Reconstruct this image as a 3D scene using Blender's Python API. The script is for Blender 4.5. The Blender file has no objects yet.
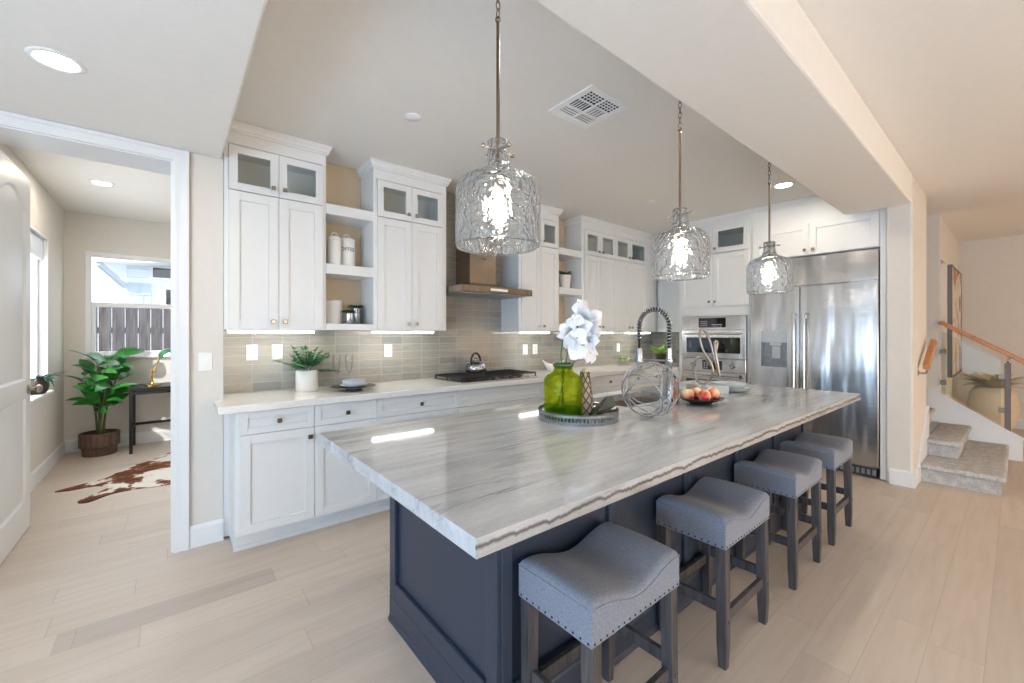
import bpy, bmesh, math, random
from mathutils import Vector, Matrix
PI = math.pi
R = math.radians
S = bpy.context.scene
COL = S.collection
random.seed(7)

# ------------------------------------------------------------------ camera
cam_data = bpy.data.cameras.new('camera')
cam_data.sensor_width = 36.0
cam_data.lens = 36.0 * 416.0 / 1024.0
cam_data.shift_y = -7.5 / 1024.0
cam_data.clip_start = 0.05
cam = bpy.data.objects.new('camera', cam_data)
COL.objects.link(cam)
cam.location = (0, 0, 1.342)
cam.rotation_euler = (R(90), 0, R(-39.4))
S.camera = cam

# ------------------------------------------------------------------ world, daylight, exposure
W = bpy.data.worlds.new('sky')
S.world = W
W.use_nodes = True
bg = W.node_tree.nodes['Background']
bg.inputs[0].default_value = (0.90, 0.95, 1.0, 1)
bg.inputs[1].default_value = 3.0

def area(name, loc, rot, sx, sy, power, color, spread=180):
    l = bpy.data.lights.new(name, 'AREA')
    l.shape = 'RECTANGLE'; l.size = sx; l.size_y = sy
    l.energy = power; l.color = color; l.spread = R(spread)
    o = bpy.data.objects.new(name, l); COL.objects.link(o)
    o.location = loc; o.rotation_euler = rot
    return o
# area lights added before solid rear and left walls, daylight at office windows
area('rear_fill_light', (2.6, -3.95, 1.25), (R(74), 0, R(180)), 4.6, 2.2, 205, (1.0, 0.92, 0.84), 140)  # added stand-in for unseen glazing, the wall behind it is closed
area('rear_right_fill_light', (7.6, -3.95, 1.35), (R(80), 0, R(180)), 2.2, 1.9, 52, (1.0, 0.68, 0.44), 150)  # added warm fill for the hall side, no opening there
area('left_fill_light', (-2.95, -0.6, 1.3), (R(108), 0, R(-90)), 3.6, 2.1, 210, (0.50, 0.72, 1.0))  # added cool fill that turns the soffit and left-facing sides bluish
area('daylight_office_side', (-1.0, 5.15, 1.5), (R(90), 0, R(-90)), 1.5, 1.4, 16, (0.86, 0.93, 1.0))
area('daylight_office_back', (0.35, 6.92, 1.7), (R(90), 0, 0), 0.9, 1.1, 13, (0.88, 0.94, 1.0))
sun = bpy.data.lights.new('sun', 'SUN')
sun.energy = 3.2; sun.angle = R(1.0); sun.color = (1.0, 0.95, 0.86)
so = bpy.data.objects.new('sun', sun); COL.objects.link(so)
so.rotation_euler = Vector((0.62, 0.66, -0.60)).to_track_quat('-Z', 'Y').to_euler()

S.view_settings.view_transform = 'Standard'
S.view_settings.look = 'None'
S.view_settings.gamma = 1.0
S.view_settings.exposure = 0.40
S.view_settings.use_curve_mapping = False
S.cycles.max_bounces = 10
S.cycles.diffuse_bounces = 5
S.cycles.glossy_bounces = 5
S.cycles.transmission_bounces = 8
S.cycles.transparent_max_bounces = 16
S.cycles.caustics_reflective = False
S.cycles.caustics_refractive = False
S.cycles.sample_clamp_indirect = 6.0
S.cycles.use_denoising = True

# ------------------------------------------------------------------ materials
def lin(c):
    def f(v):
        v /= 255.0
        return v / 12.92 if v <= 0.04045 else ((v + 0.055) / 1.055) ** 2.4
    return (f(c[0]), f(c[1]), f(c[2]), 1.0)

class NT:
    def __init__(s, name):
        s.m = bpy.data.materials.new(name); s.m.use_nodes = True
        s.t = s.m.node_tree; s.n = s.t.nodes
        s.b = s.n['Principled BSDF']; s.out = s.n['Material Output']
    def new(s, typ, **kw):
        n = s.n.new(typ)
        for k, v in kw.items(): setattr(n, k, v)
        return n
    def link(s, a, b): s.t.links.new(a, b)
    def val(s, sock, v):
        if hasattr(v, 'is_linked') or isinstance(v, bpy.types.NodeSocket): s.link(v, sock)
        else: sock.default_value = v
    def math(s, op, a, b=0.0, c=None):
        n = s.new('ShaderNodeMath', operation=op)
        s.val(n.inputs[0], a); s.val(n.inputs[1], b)
        if c is not None: s.val(n.inputs[2], c)
        return n.outputs[0]
    def coord(s, scale=(1, 1, 1), rot=(0, 0, 0), loc=(0, 0, 0), kind='Object'):
        tc = s.new('ShaderNodeTexCoord'); mp = s.new('ShaderNodeMapping')
        mp.inputs['Scale'].default_value = scale; mp.inputs['Rotation'].default_value = rot
        mp.inputs['Location'].default_value = loc
        s.link(tc.outputs[kind], mp.inputs[0])
        return mp.outputs[0]
    def noise(s, vec, scale=5, detail=3, rough=0.5, dist=0.0):
        n = s.new('ShaderNodeTexNoise')
        s.link(vec, n.inputs['Vector'])
        n.inputs['Scale'].default_value = scale; n.inputs['Detail'].default_value = detail
        n.inputs['Roughness'].default_value = rough; n.inputs['Distortion'].default_value = dist
        return n.outputs[0]
    def ramp(s, fac, stops, interp='LINEAR'):
        n = s.new('ShaderNodeValToRGB'); n.color_ramp.interpolation = interp
        e = n.color_ramp.elements
        while len(e) < len(stops): e.new(0.5)
        for i, (p, c) in enumerate(stops):
            e[i].position = p; e[i].color = c if len(c) == 4 else (*c, 1)
        s.link(fac, n.inputs[0]); return n.outputs[0]
    def mix(s, fac, a, b, mode='MIX'):
        n = s.new('ShaderNodeMix', data_type='RGBA', blend_type=mode)
        s.val(n.inputs[0], fac); s.val(n.inputs[6], a); s.val(n.inputs[7], b)
        return n.outputs[2]
    def bump(s, h, strength=0.2, dist=0.01):
        n = s.new('ShaderNodeBump'); n.inputs['Strength'].default_value = strength
        n.inputs['Distance'].default_value = dist
        s.link(h, n.inputs['Height']); s.link(n.outputs[0], s.b.inputs['Normal']); return n.outputs[0]
    def base(s, c): s.val(s.b.inputs['Base Color'], c)
    def set(s, rough=0.5, metal=0.0, spec=0.5, **kw):
        s.b.inputs['Roughness'].default_value = rough
        s.b.inputs['Metallic'].default_value = metal
        s.b.inputs['Specular IOR Level'].default_value = spec
        for k, v in kw.items(): s.b.inputs[k.replace('_', ' ')].default_value = v
        return s

def plain(name, rgb, rough=0.5, metal=0.0, var=0.04, nscale=20, bump=0.0, bscale=200, spec=0.5, **kw):
    t = NT(name); t.set(rough, metal, spec, **kw)
    v = t.coord()
    n = t.noise(v, nscale, 3)
    c = lin(rgb)
    a = tuple(min(1, x * (1 + var)) for x in c[:3]) + (1,)
    d = tuple(x * (1 - var) for x in c[:3]) + (1,)
    t.base(t.ramp(n, [(0.3, d), (0.7, a)]))
    if bump:
        t.bump(t.noise(v, bscale, 2), bump, 0.002)
    return t.m

def emit(name, rgb, strength):
    t = NT(name)
    e = t.new('ShaderNodeEmission'); e.inputs[0].default_value = (*rgb, 1); e.inputs[1].default_value = strength
    t.link(e.outputs[0], t.out.inputs[0]); return t.m

def glassy(name, rgb, clear=0.5, bump_scale=0, bump_str=0.0, ior=1.45, rough=0.0, detail=2):
    t = NT(name)
    g = t.new('ShaderNodeBsdfGlass'); g.inputs['Color'].default_value = (*rgb, 1)
    g.inputs['IOR'].default_value = ior; g.inputs['Roughness'].default_value = rough
    tr = t.new('ShaderNodeBsdfTransparent'); tr.inputs[0].default_value = (*rgb, 1)
    mx = t.new('ShaderNodeMixShader'); mx.inputs[0].default_value = clear
    t.link(g.outputs[0], mx.inputs[1]); t.link(tr.outputs[0], mx.inputs[2])
    t.link(mx.outputs[0], t.out.inputs[0])
    if bump_scale:
        b = t.new('ShaderNodeBump'); b.inputs['Strength'].default_value = bump_str; b.inputs['Distance'].default_value = 0.024
        t.link(t.noise(t.coord((1, 1, 1)), bump_scale, detail, 0.5, 0.6), b.inputs['Height'])
        t.link(b.outputs[0], g.inputs['Normal'])
    return t.m

def pane_mat(name, rgb, refl=0.1, rough=0.02):
    t = NT(name)
    tr = t.new('ShaderNodeBsdfTransparent'); tr.inputs[0].default_value = (*rgb, 1)
    gl = t.new('ShaderNodeBsdfGlossy'); gl.inputs['Roughness'].default_value = rough
    fr = t.new('ShaderNodeLayerWeight'); fr.inputs[0].default_value = 0.5
    f = t.math('MULTIPLY_ADD', t.math('POWER', fr.outputs['Facing'], 5.0), 0.6, 0.03 + refl)
    mx = t.new('ShaderNodeMixShader'); t.link(f, mx.inputs[0])
    t.link(tr.outputs[0], mx.inputs[1]); t.link(gl.outputs[0], mx.inputs[2])
    t.link(mx.outputs[0], t.out.inputs[0]); return t.m

M = {}
M['wall'] = plain('wall_paint', (224, 219, 211), 0.75, var=0.015, bump=0.25, bscale=140, spec=0.3)
M['niche'] = plain('niche_paint', (206, 188, 160), 0.7, var=0.015)
M['ceiling'] = plain('ceiling_paint', (238, 234, 228), 0.85, var=0.012, bump=0.3, bscale=160, spec=0.2)
M['trim'] = plain('trim_paint', (236, 237, 238), 0.4, var=0.008)
M['cab'] = plain('cabinet_white', (234, 234, 233), 0.42, var=0.008)
M['cabin'] = plain('cabinet_interior', (205, 202, 195), 0.6, var=0.02)
M['quartz'] = plain('counter_quartz', (238, 236, 231), 0.12, var=0.02, nscale=40)
M['navy'] = plain('island_navy', (48, 57, 73), 0.42, var=0.04)
M['black'] = plain('black_metal', (24, 23, 24), 0.4, var=0.1)
M['iron'] = plain('cast_iron', (38, 34, 33), 0.55, var=0.15, bump=0.2)
M['dark_glass'] = plain('oven_glass', (16, 16, 18), 0.04, var=0.1, spec=0.8)
M['nickel'] = plain('brushed_nickel', (176, 166, 154), 0.25, 1.0, var=0.05)
M['bronze'] = plain('aged_bronze', (128, 112, 98), 0.35, 1.0, var=0.08)
M['darknail'] = plain('dark_nailhead', (62, 56, 54), 0.4, 0.8)
M['chrome'] = plain('chrome', (172, 175, 180), 0.2, 1.0, var=0.02)
M['silver'] = plain('silver_wire', (168, 172, 180), 0.32, 1.0, var=0.04)
M['galv'] = plain('galvanised_metal', (150, 156, 164), 0.42, 0.75, var=0.18, nscale=60)
M['rimdark'] = plain('tray_rim', (92, 84, 80), 0.5, 0.5, var=0.1)
M['ceramic'] = plain('white_ceramic', (240, 238, 234), 0.25, var=0.01)
M['ceramic_m'] = plain('matte_white_ceramic', (238, 234, 228), 0.6, var=0.02)
M['stone_blue'] = plain('glazed_stoneware', (196, 204, 210), 0.25, var=0.03)
M['plate_dark'] = plain('dark_charger', (88, 84, 78), 0.4, var=0.08)
M['plastic'] = plain('white_plastic', (244, 244, 243), 0.35, var=0.005)
M['slot'] = plain('slot_dark', (70, 70, 70), 0.6)
M['soil'] = plain('soil', (60, 45, 34), 0.95, var=0.3, nscale=90, bump=0.6)
M['brownpot'] = plain('brown_clay', (96, 74, 60), 0.6, var=0.2, nscale=30)
M['darkpot'] = plain('dark_brown_pot', (62, 42, 34), 0.5, var=0.2)
M['gold'] = plain('brass', (206, 168, 96), 0.22, 1.0, var=0.04)
M['lampgreen'] = plain('lamp_green', (58, 110, 78), 0.3, var=0.08)
M['oak'] = plain('oak_rail', (196, 132, 78), 0.35, var=0.12, nscale=14)
M['post'] = plain('post_steel', (112, 102, 98), 0.45, 0.3, var=0.05)
M['rubber'] = plain('black_hose', (22, 22, 24), 0.5)
M['bowlwood'] = plain('dark_bowl', (60, 48, 40), 0.3, var=0.2)
M['orange'] = plain('orange_soap', (226, 140, 84), 0.4)
M['cream'] = plain('woven_cream', (214, 200, 178), 0.7, var=0.2, nscale=120, bump=0.5)
M['book'] = plain('book_white', (226, 226, 224), 0.6)
M['duct'] = plain('duct_dark', (26, 22, 20), 0.9)
M['bark'] = plain('stem_bark', (96, 104, 58), 0.8, var=0.2)
M['stemgreen'] = plain('stem_green', (72, 110, 44), 0.5, var=0.15)
M['shade'] = plain('roller_shade', (226, 234, 244), 0.7, var=0.01)

def leafmat(name, a, b, rough=0.35):
    t = NT(name); t.set(rough, 0, 0.5)
    n = t.noise(t.coord(), 9, 3)
    t.base(t.ramp(n, [(0.3, lin(a)), (0.7, lin(b))]))
    t.b.inputs['Subsurface Weight'].default_value = 0.0
    return t.m
M['fig'] = leafmat('fig_leaf', (18, 70, 30), (62, 140, 50), 0.3)
M['fern'] = leafmat('fern_leaf', (30, 84, 52), (84, 156, 96), 0.4)
M['succ'] = leafmat('succulent_leaf', (44, 70, 40), (96, 124, 72), 0.5)
M['bright'] = leafmat('bright_leaf', (96, 160, 40), (170, 214, 84), 0.4)
M['aloe'] = leafmat('aloe_leaf', (26, 66, 56), (70, 112, 96), 0.4)
M['darkleaf'] = leafmat('dark_leaf', (32, 42, 26), (62, 74, 44), 0.5)

def petal():
    t = NT('orchid_petal'); t.set(0.5, 0, 0.3)
    t.base(t.ramp(t.noise(t.coord(), 12, 2), [(0.3, lin((232, 234, 240))), (0.7, lin((250, 250, 250)))]))
    t.b.inputs['Subsurface Weight'].default_value = 0.15
    t.b.inputs['Subsurface Radius'].default_value = (0.01, 0.01, 0.01)
    return t.m
M['petal'] = petal()
M['yellow'] = plain('blossom_yellow', (226, 206, 120), 0.5)

def floor_mat():
    t = NT('floor_planks'); t.set(0.42, 0, 0.45)
    tc = t.new('ShaderNodeTexCoord'); sp = t.new('ShaderNodeSeparateXYZ')
    t.link(tc.outputs['Object'], sp.inputs[0])
    x, y = sp.outputs[0], sp.outputs[1]
    yr = t.math('DIVIDE', t.math('ADD', y, 0.08), 0.165)
    row = t.math('FLOOR', yr)
    w1 = t.new('ShaderNodeTexWhiteNoise', noise_dimensions='1D'); t.link(row, w1.inputs['W'])
    xr = t.math('ADD', t.math('DIVIDE', x, 1.15), t.math('MULTIPLY', w1.outputs[0], 5.3))
    pl = t.math('FLOOR', xr)
    cb = t.new('ShaderNodeCombineXYZ'); t.link(row, cb.inputs[0]); t.link(pl, cb.inputs[1])
    w2 = t.new('ShaderNodeTexWhiteNoise', noise_dimensions='2D'); t.link(cb.outputs[0], w2.inputs['Vector'])
    rnd = w2.outputs[0]
    cg = t.new('ShaderNodeCombineXYZ')
    t.link(t.math('ADD', t.math('MULTIPLY', x, 1.1), t.math('MULTIPLY', rnd, 37.0)), cg.inputs[0])
    t.link(t.math('MULTIPLY', y, 13.0), cg.inputs[1])
    g = t.noise(cg.outputs[0], 1.6, 6, 0.62, 0.5)
    grain = t.ramp(g, [(0.25, lin((202, 186, 170))), (0.5, lin((211, 196, 181))), (0.8, lin((218, 204, 190)))])
    tint = t.ramp(rnd, [(0.0, (0.90, 0.90, 0.90, 1)), (0.06, (0.91, 0.91, 0.91, 1)), (0.10, (0.955, 0.95, 0.945, 1)), (1.0, (1.0, 1.0, 1.0, 1))])
    c = t.mix(1.0, grain, tint, 'MULTIPLY')
    # one clearly greyer board in front of the doorway
    gb = t.math('MULTIPLY', t.math('COMPARE', row, 16.0, 0.1), t.math('COMPARE', x, 0.03, 0.42))
    c = t.mix(t.math('MULTIPLY', gb, 0.9), c, t.mix(1.0, c, (0.80, 0.81, 0.83, 1), 'MULTIPLY'))
    fy = t.math('FRACT', yr); fx = t.math('FRACT', xr)
    gy = t.math('LESS_THAN', fy, 0.012); gx = t.math('LESS_THAN', fx, 0.0025)
    gap = t.math('MAXIMUM', gy, gx)
    c = t.mix(t.math('MULTIPLY', gap, 0.35), c, lin((120, 104, 88)))
    t.base(c)
    t.bump(t.math('SUBTRACT', g, t.math('MULTIPLY', gap, 0.6)), 0.06, 0.004)
    return t.m
M['floor'] = floor_mat()

def tile_mat():
    t = NT('glazed_tile'); t.set(0.15, 0, 0.4)
    tc = t.new('ShaderNodeTexCoord'); sp = t.new('ShaderNodeSeparateXYZ')
    t.link(tc.outputs['Object'], sp.inputs[0])
    # object local x runs along the wall, z up
    xr = t.math('DIVIDE', sp.outputs[0], 0.1955); zr = t.math('DIVIDE', sp.outputs[2], 0.0668)
    cb = t.new('ShaderNodeCombineXYZ'); t.link(t.math('FLOOR', xr), cb.inputs[0]); t.link(t.math('FLOOR', zr), cb.inputs[1])
    w = t.new('ShaderNodeTexWhiteNoise', noise_dimensions='2D'); t.link(cb.outputs[0], w.inputs['Vector'])
    c = t.ramp(w.outputs[0], [(0.0, lin((146, 146, 140))), (0.3, lin((160, 156, 147))), (0.6, lin((154, 155, 150))), (0.85, lin((166, 159, 148))), (1.0, lin((134, 138, 137)))])
    cg = t.new('ShaderNodeCombineXYZ')
    t.link(t.math('ADD', t.math('MULTIPLY', sp.outputs[0], 5.0), t.math('MULTIPLY', w.outputs[0], 50.0)), cg.inputs[0])
    t.link(t.math('MULTIPLY', sp.outputs[2], 40.0), cg.inputs[1])
    n = t.noise(cg.outputs[0], 1.5, 4, 0.6, 0.8)
    c = t.mix(1.0, c, t.ramp(n, [(0.25, (0.82, 0.82, 0.82, 1)), (0.75, (1.08, 1.06, 1.03, 1))]), 'MULTIPLY')
    fx = t.math('FRACT', xr); fz = t.math('FRACT', zr)
    g = t.math('MAXIMUM', t.math('LESS_THAN', fx, 0.011), t.math('LESS_THAN', fz, 0.034))
    t.base(t.mix(g, c, lin((192, 188, 178))))
    t.val(t.b.inputs['Roughness'], t.math('MULTIPLY_ADD', g, 0.6, 0.1))
    t.bump(t.math('SUBTRACT', t.math('MULTIPLY', n, 0.5), g), 0.15, 0.004)
    return t.m
M['tile'] = tile_mat()

def granite():
    t = NT('island_quartzite'); t.set(0.05, 0, 0.6)
    v = t.coord((0.75, 6.5, 6.5), (0, 0, R(-7)))
    n1 = t.noise(v, 2.2, 8, 0.62, 0.6)
    c = t.ramp(n1, [(0.18, lin((152, 154, 157))), (0.42, lin((180, 182, 184))), (0.60, lin((194, 195, 197))), (0.80, lin((204, 205, 207)))])
    v2 = t.coord((0.45, 4.2, 4.2), (0, 0, R(-9)), (3, 1, 0))
    n2 = t.noise(v2, 1.5, 7, 0.6, 0.9)
    ln = t.math('ABSOLUTE', t.math('SUBTRACT', n2, 0.5))
    vein = t.ramp(ln, [(0.0, (1, 1, 1, 1)), (0.012, (0.6, 0.6, 0.6, 1)), (0.035, (0, 0, 0, 1))])
    n3 = t.noise(t.coord((1.2, 3, 3)), 2, 3)
    vm = t.math('MULTIPLY', vein, t.ramp(n3, [(0.45, (0, 0, 0, 1)), (0.66, (0.6, 0.6, 0.6, 1))]))
    c = t.mix(vm, c, lin((98, 97, 96)))
    sp = t.noise(t.coord((6, 26, 26)), 8, 2)
    c = t.mix(1.0, c, t.ramp(sp, [(0.3, (0.92, 0.92, 0.92, 1)), (0.7, (1.04, 1.04, 1.04, 1))]), 'MULTIPLY')
    # a bold brown vein that surfaces along the seating-side edge of the slab
    tc = t.new('ShaderNodeTexCoord'); s3 = t.new('ShaderNodeSeparateXYZ'); t.link(tc.outputs['Object'], s3.inputs[0])
    wob = t.math('MULTIPLY', t.math('SUBTRACT', t.noise(t.coord((2.2, 0.3, 0.3)), 3, 6, 0.65), 0.5), 0.055)
    dz = t.math('ABSOLUTE', t.math('SUBTRACT', t.math('ADD', s3.outputs[2], wob), 0.023))
    nr = t.math('LESS_THAN', s3.outputs[1], 0.004)
    ev = t.math('MULTIPLY', t.ramp(dz, [(0.0, (1, 1, 1, 1)), (0.0025, (0.8, 0.8, 0.8, 1)), (0.0075, (0, 0, 0, 1))]), nr)
    below = t.math('MULTIPLY', t.math('LESS_THAN', t.math('ADD', s3.outputs[2], wob), 0.022), nr)
    c = t.mix(t.math('MULTIPLY', below, 0.3), c, lin((150, 140, 130)))
    c = t.mix(t.math('MULTIPLY', ev, 0.85), c, lin((58, 50, 46)))
    t.base(c)
    return t.m
M['granite'] = granite()

def fabric(name, a, b):
    t = NT(name); t.set(0.9, 0, 0.15)
    n = t.noise(t.coord((420, 110, 420)), 1.0, 2, 0.6)
    n2 = t.noise(t.coord((110, 420, 140)), 1.0, 2, 0.6)
    f = t.math('MULTIPLY', t.math('ADD', n, n2), 0.5)
    t.base(t.ramp(f, [(0.32, lin(a)), (0.66, lin(b))]))
    t.bump(f, 0.35, 0.002)
    t.b.inputs['Sheen Weight'].default_value = 0.25
    return t.m
M['linen'] = fabric('grey_linen', (108, 112, 124), (146, 150, 162))

def wood(name, a, b, rough=0.45, stretch=(14, 14, 1.2)):
    t = NT(name); t.set(rough, 0, 0.4)
    n = t.noise(t.coord(stretch), 3, 5, 0.6, 0.4)
    t.base(t.ramp(n, [(0.3, lin(a)), (0.7, lin(b))]))
    t.bump(n, 0.15, 0.002)
    return t.m
M['stoolwood'] = wood('grey_stained_wood', (56, 53, 54), (94, 90, 91))
M['fencewood'] = wood('weathered_fence', (50, 48, 50), (98, 92, 92), 0.85, (10, 10, 1.0))

def steel(name, rgb, rough=0.24, aniso=0.75, wave=0.0):
    t = NT(name); t.set(rough, 1.0)
    v = t.coord((1.0, 1.0, 90.0))
    n = t.noise(v, 2.5, 3)
    c = lin(rgb)
    t.base(t.ramp(n, [(0.3, tuple(x * 0.93 for x in c[:3]) + (1,)), (0.7, tuple(min(1, x * 1.05) for x in c[:3]) + (1,))]))
    t.val(t.b.inputs['Roughness'], t.math('MULTIPLY_ADD', n, 0.12, rough - 0.06))
    t.b.inputs['Anisotropic'].default_value = aniso
    tg = t.new('ShaderNodeTangent', direction_type='RADIAL', axis='Z')
    t.link(tg.outputs[0], t.b.inputs['Tangent'])
    if wave: t.bump(t.noise(t.coord((3.2, 3.2, 0.45)), 1.6, 2, 0.4), wave, 0.06)
    return t.m
M['steel'] = steel('stainless_steel', (206, 204, 202), wave=0.5)
M['steel_warm'] = steel('hood_steel', (162, 152, 140), 0.18, 0.5, wave=0.3)
M['sinksteel'] = plain('sink_steel', (176, 166, 156), 0.4, 0.6, var=0.05)

def carpet():
    t = NT('stair_carpet'); t.set(1.0, 0, 0.05)
    n = t.noise(t.coord(), 130, 3, 0.7)
    n2 = t.noise(t.coord(), 18, 2)
    f = t.math('MULTIPLY_ADD', n2, 0.3, t.math('MULTIPLY', n, 0.75))
    t.base(t.ramp(f, [(0.36, lin((150, 149, 150))), (0.66, lin((226, 224, 222)))]))
    t.bump(n, 0.8, 0.008)
    return t.m
M['carpet'] = carpet()

def cowhide():
    t = NT('cowhide'); t.set(0.85, 0, 0.2)
    sx = t.new('ShaderNodeSeparateXYZ'); tc = t.new('ShaderNodeTexCoord'); t.link(tc.outputs['Object'], sx.inputs[0])
    n = t.noise(t.coord((1, 1, 1)), 3.6, 5, 0.62, 0.4)
    # more brown towards the legs of the hide
    g = t.math('MULTIPLY_ADD', sx.outputs[0], -0.16, n)
    c = t.ramp(g, [(0.0, lin((232, 226, 216))), (0.575, lin((226, 218, 206))), (0.60, lin((132, 84, 56))), (0.69, lin((88, 48, 30))), (0.90, lin((112, 66, 42)))])
    t.base(c)
    t.bump(t.noise(t.coord(), 160, 2), 0.4, 0.004)
    return t.m
M['cowhide'] = cowhide()

def peach():
    t = NT('peach_skin'); t.set(0.55, 0, 0.3)
    n = t.noise(t.coord((1, 1, 1)), 11, 2, 0.4, 0.3)
    t.base(t.ramp(n, [(0.46, lin((248, 222, 182))), (0.56, lin((242, 180, 140))), (0.63, lin((222, 74, 66)))]))
    return t.m
M['peach'] = peach()

def art():
    t = NT('abstract_canvas'); t.set(0.8, 0, 0.2)
    n = t.noise(t.coord((1.2, 1, 0.8)), 2.4, 4, 0.55, 0.5)
    t.base(t.ramp(n, [(0.30, lin((92, 122, 146))), (0.42, lin((220, 214, 204))), (0.54, lin((226, 218, 204))), (0.60, lin((170, 112, 52))), (0.74, lin((222, 202, 170)))]))
    return t.m
M['art'] = art()

def siding():
    t = NT('lap_siding'); t.set(0.7, 0, 0.2)
    sp = t.new('ShaderNodeSeparateXYZ'); tc = t.new('ShaderNodeTexCoord'); t.link(tc.outputs['Object'], sp.inputs[0])
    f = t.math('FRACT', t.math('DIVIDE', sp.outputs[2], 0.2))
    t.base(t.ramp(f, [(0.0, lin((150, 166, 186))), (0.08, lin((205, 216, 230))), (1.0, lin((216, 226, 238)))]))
    return t.m
M['siding'] = siding()
M['housegrey'] = plain('house_panel', (168, 182, 196), 0.6)
M['housewhite'] = plain('house_trim', (232, 238, 246), 0.6)
M['roof'] = plain('roof_shingle', (110, 118, 130), 0.9, var=0.15)
M['ground'] = plain('outside_ground', (150, 140, 126), 0.95, var=0.15)

M['glass_water'] = glassy('rippled_glass', (0.97, 0.98, 0.99), 0.34, 24, 1.0)
M['glass_green'] = glassy('green_glass', (0.84, 0.90, 0.36), 0.6, 30, 0.25)
M['glass_clear'] = glassy('clear_glass', (0.99, 0.99, 0.99), 0.8)
M['pane'] = pane_mat('cabinet_pane', (0.96, 0.97, 0.95), 0.03)
M['railglass'] = pane_mat('rail_glass', (0.90, 0.93, 0.90), -0.02)
M['winglass'] = pane_mat('window_pane', (0.96, 0.98, 1.0), 0.0)
M['crystal'] = plain('smoky_crystal', (84, 92, 86), 0.06, 0.6, var=0.5, nscale=14, spec=0.8)
M['led'] = emit('led_glow', (1.0, 0.97, 0.93), 16)
M['down'] = emit('downlight_glow', (1.0, 0.90, 0.76), 130)
M['bulb'] = emit('bulb_glow', (1.0, 0.87, 0.68), 95)
M['desk_bulb'] = emit('desk_bulb_glow', (1.0, 0.92, 0.78), 10)
M['display'] = emit('display_glow', (0.85, 0.9, 1.0), 0.8)

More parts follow.
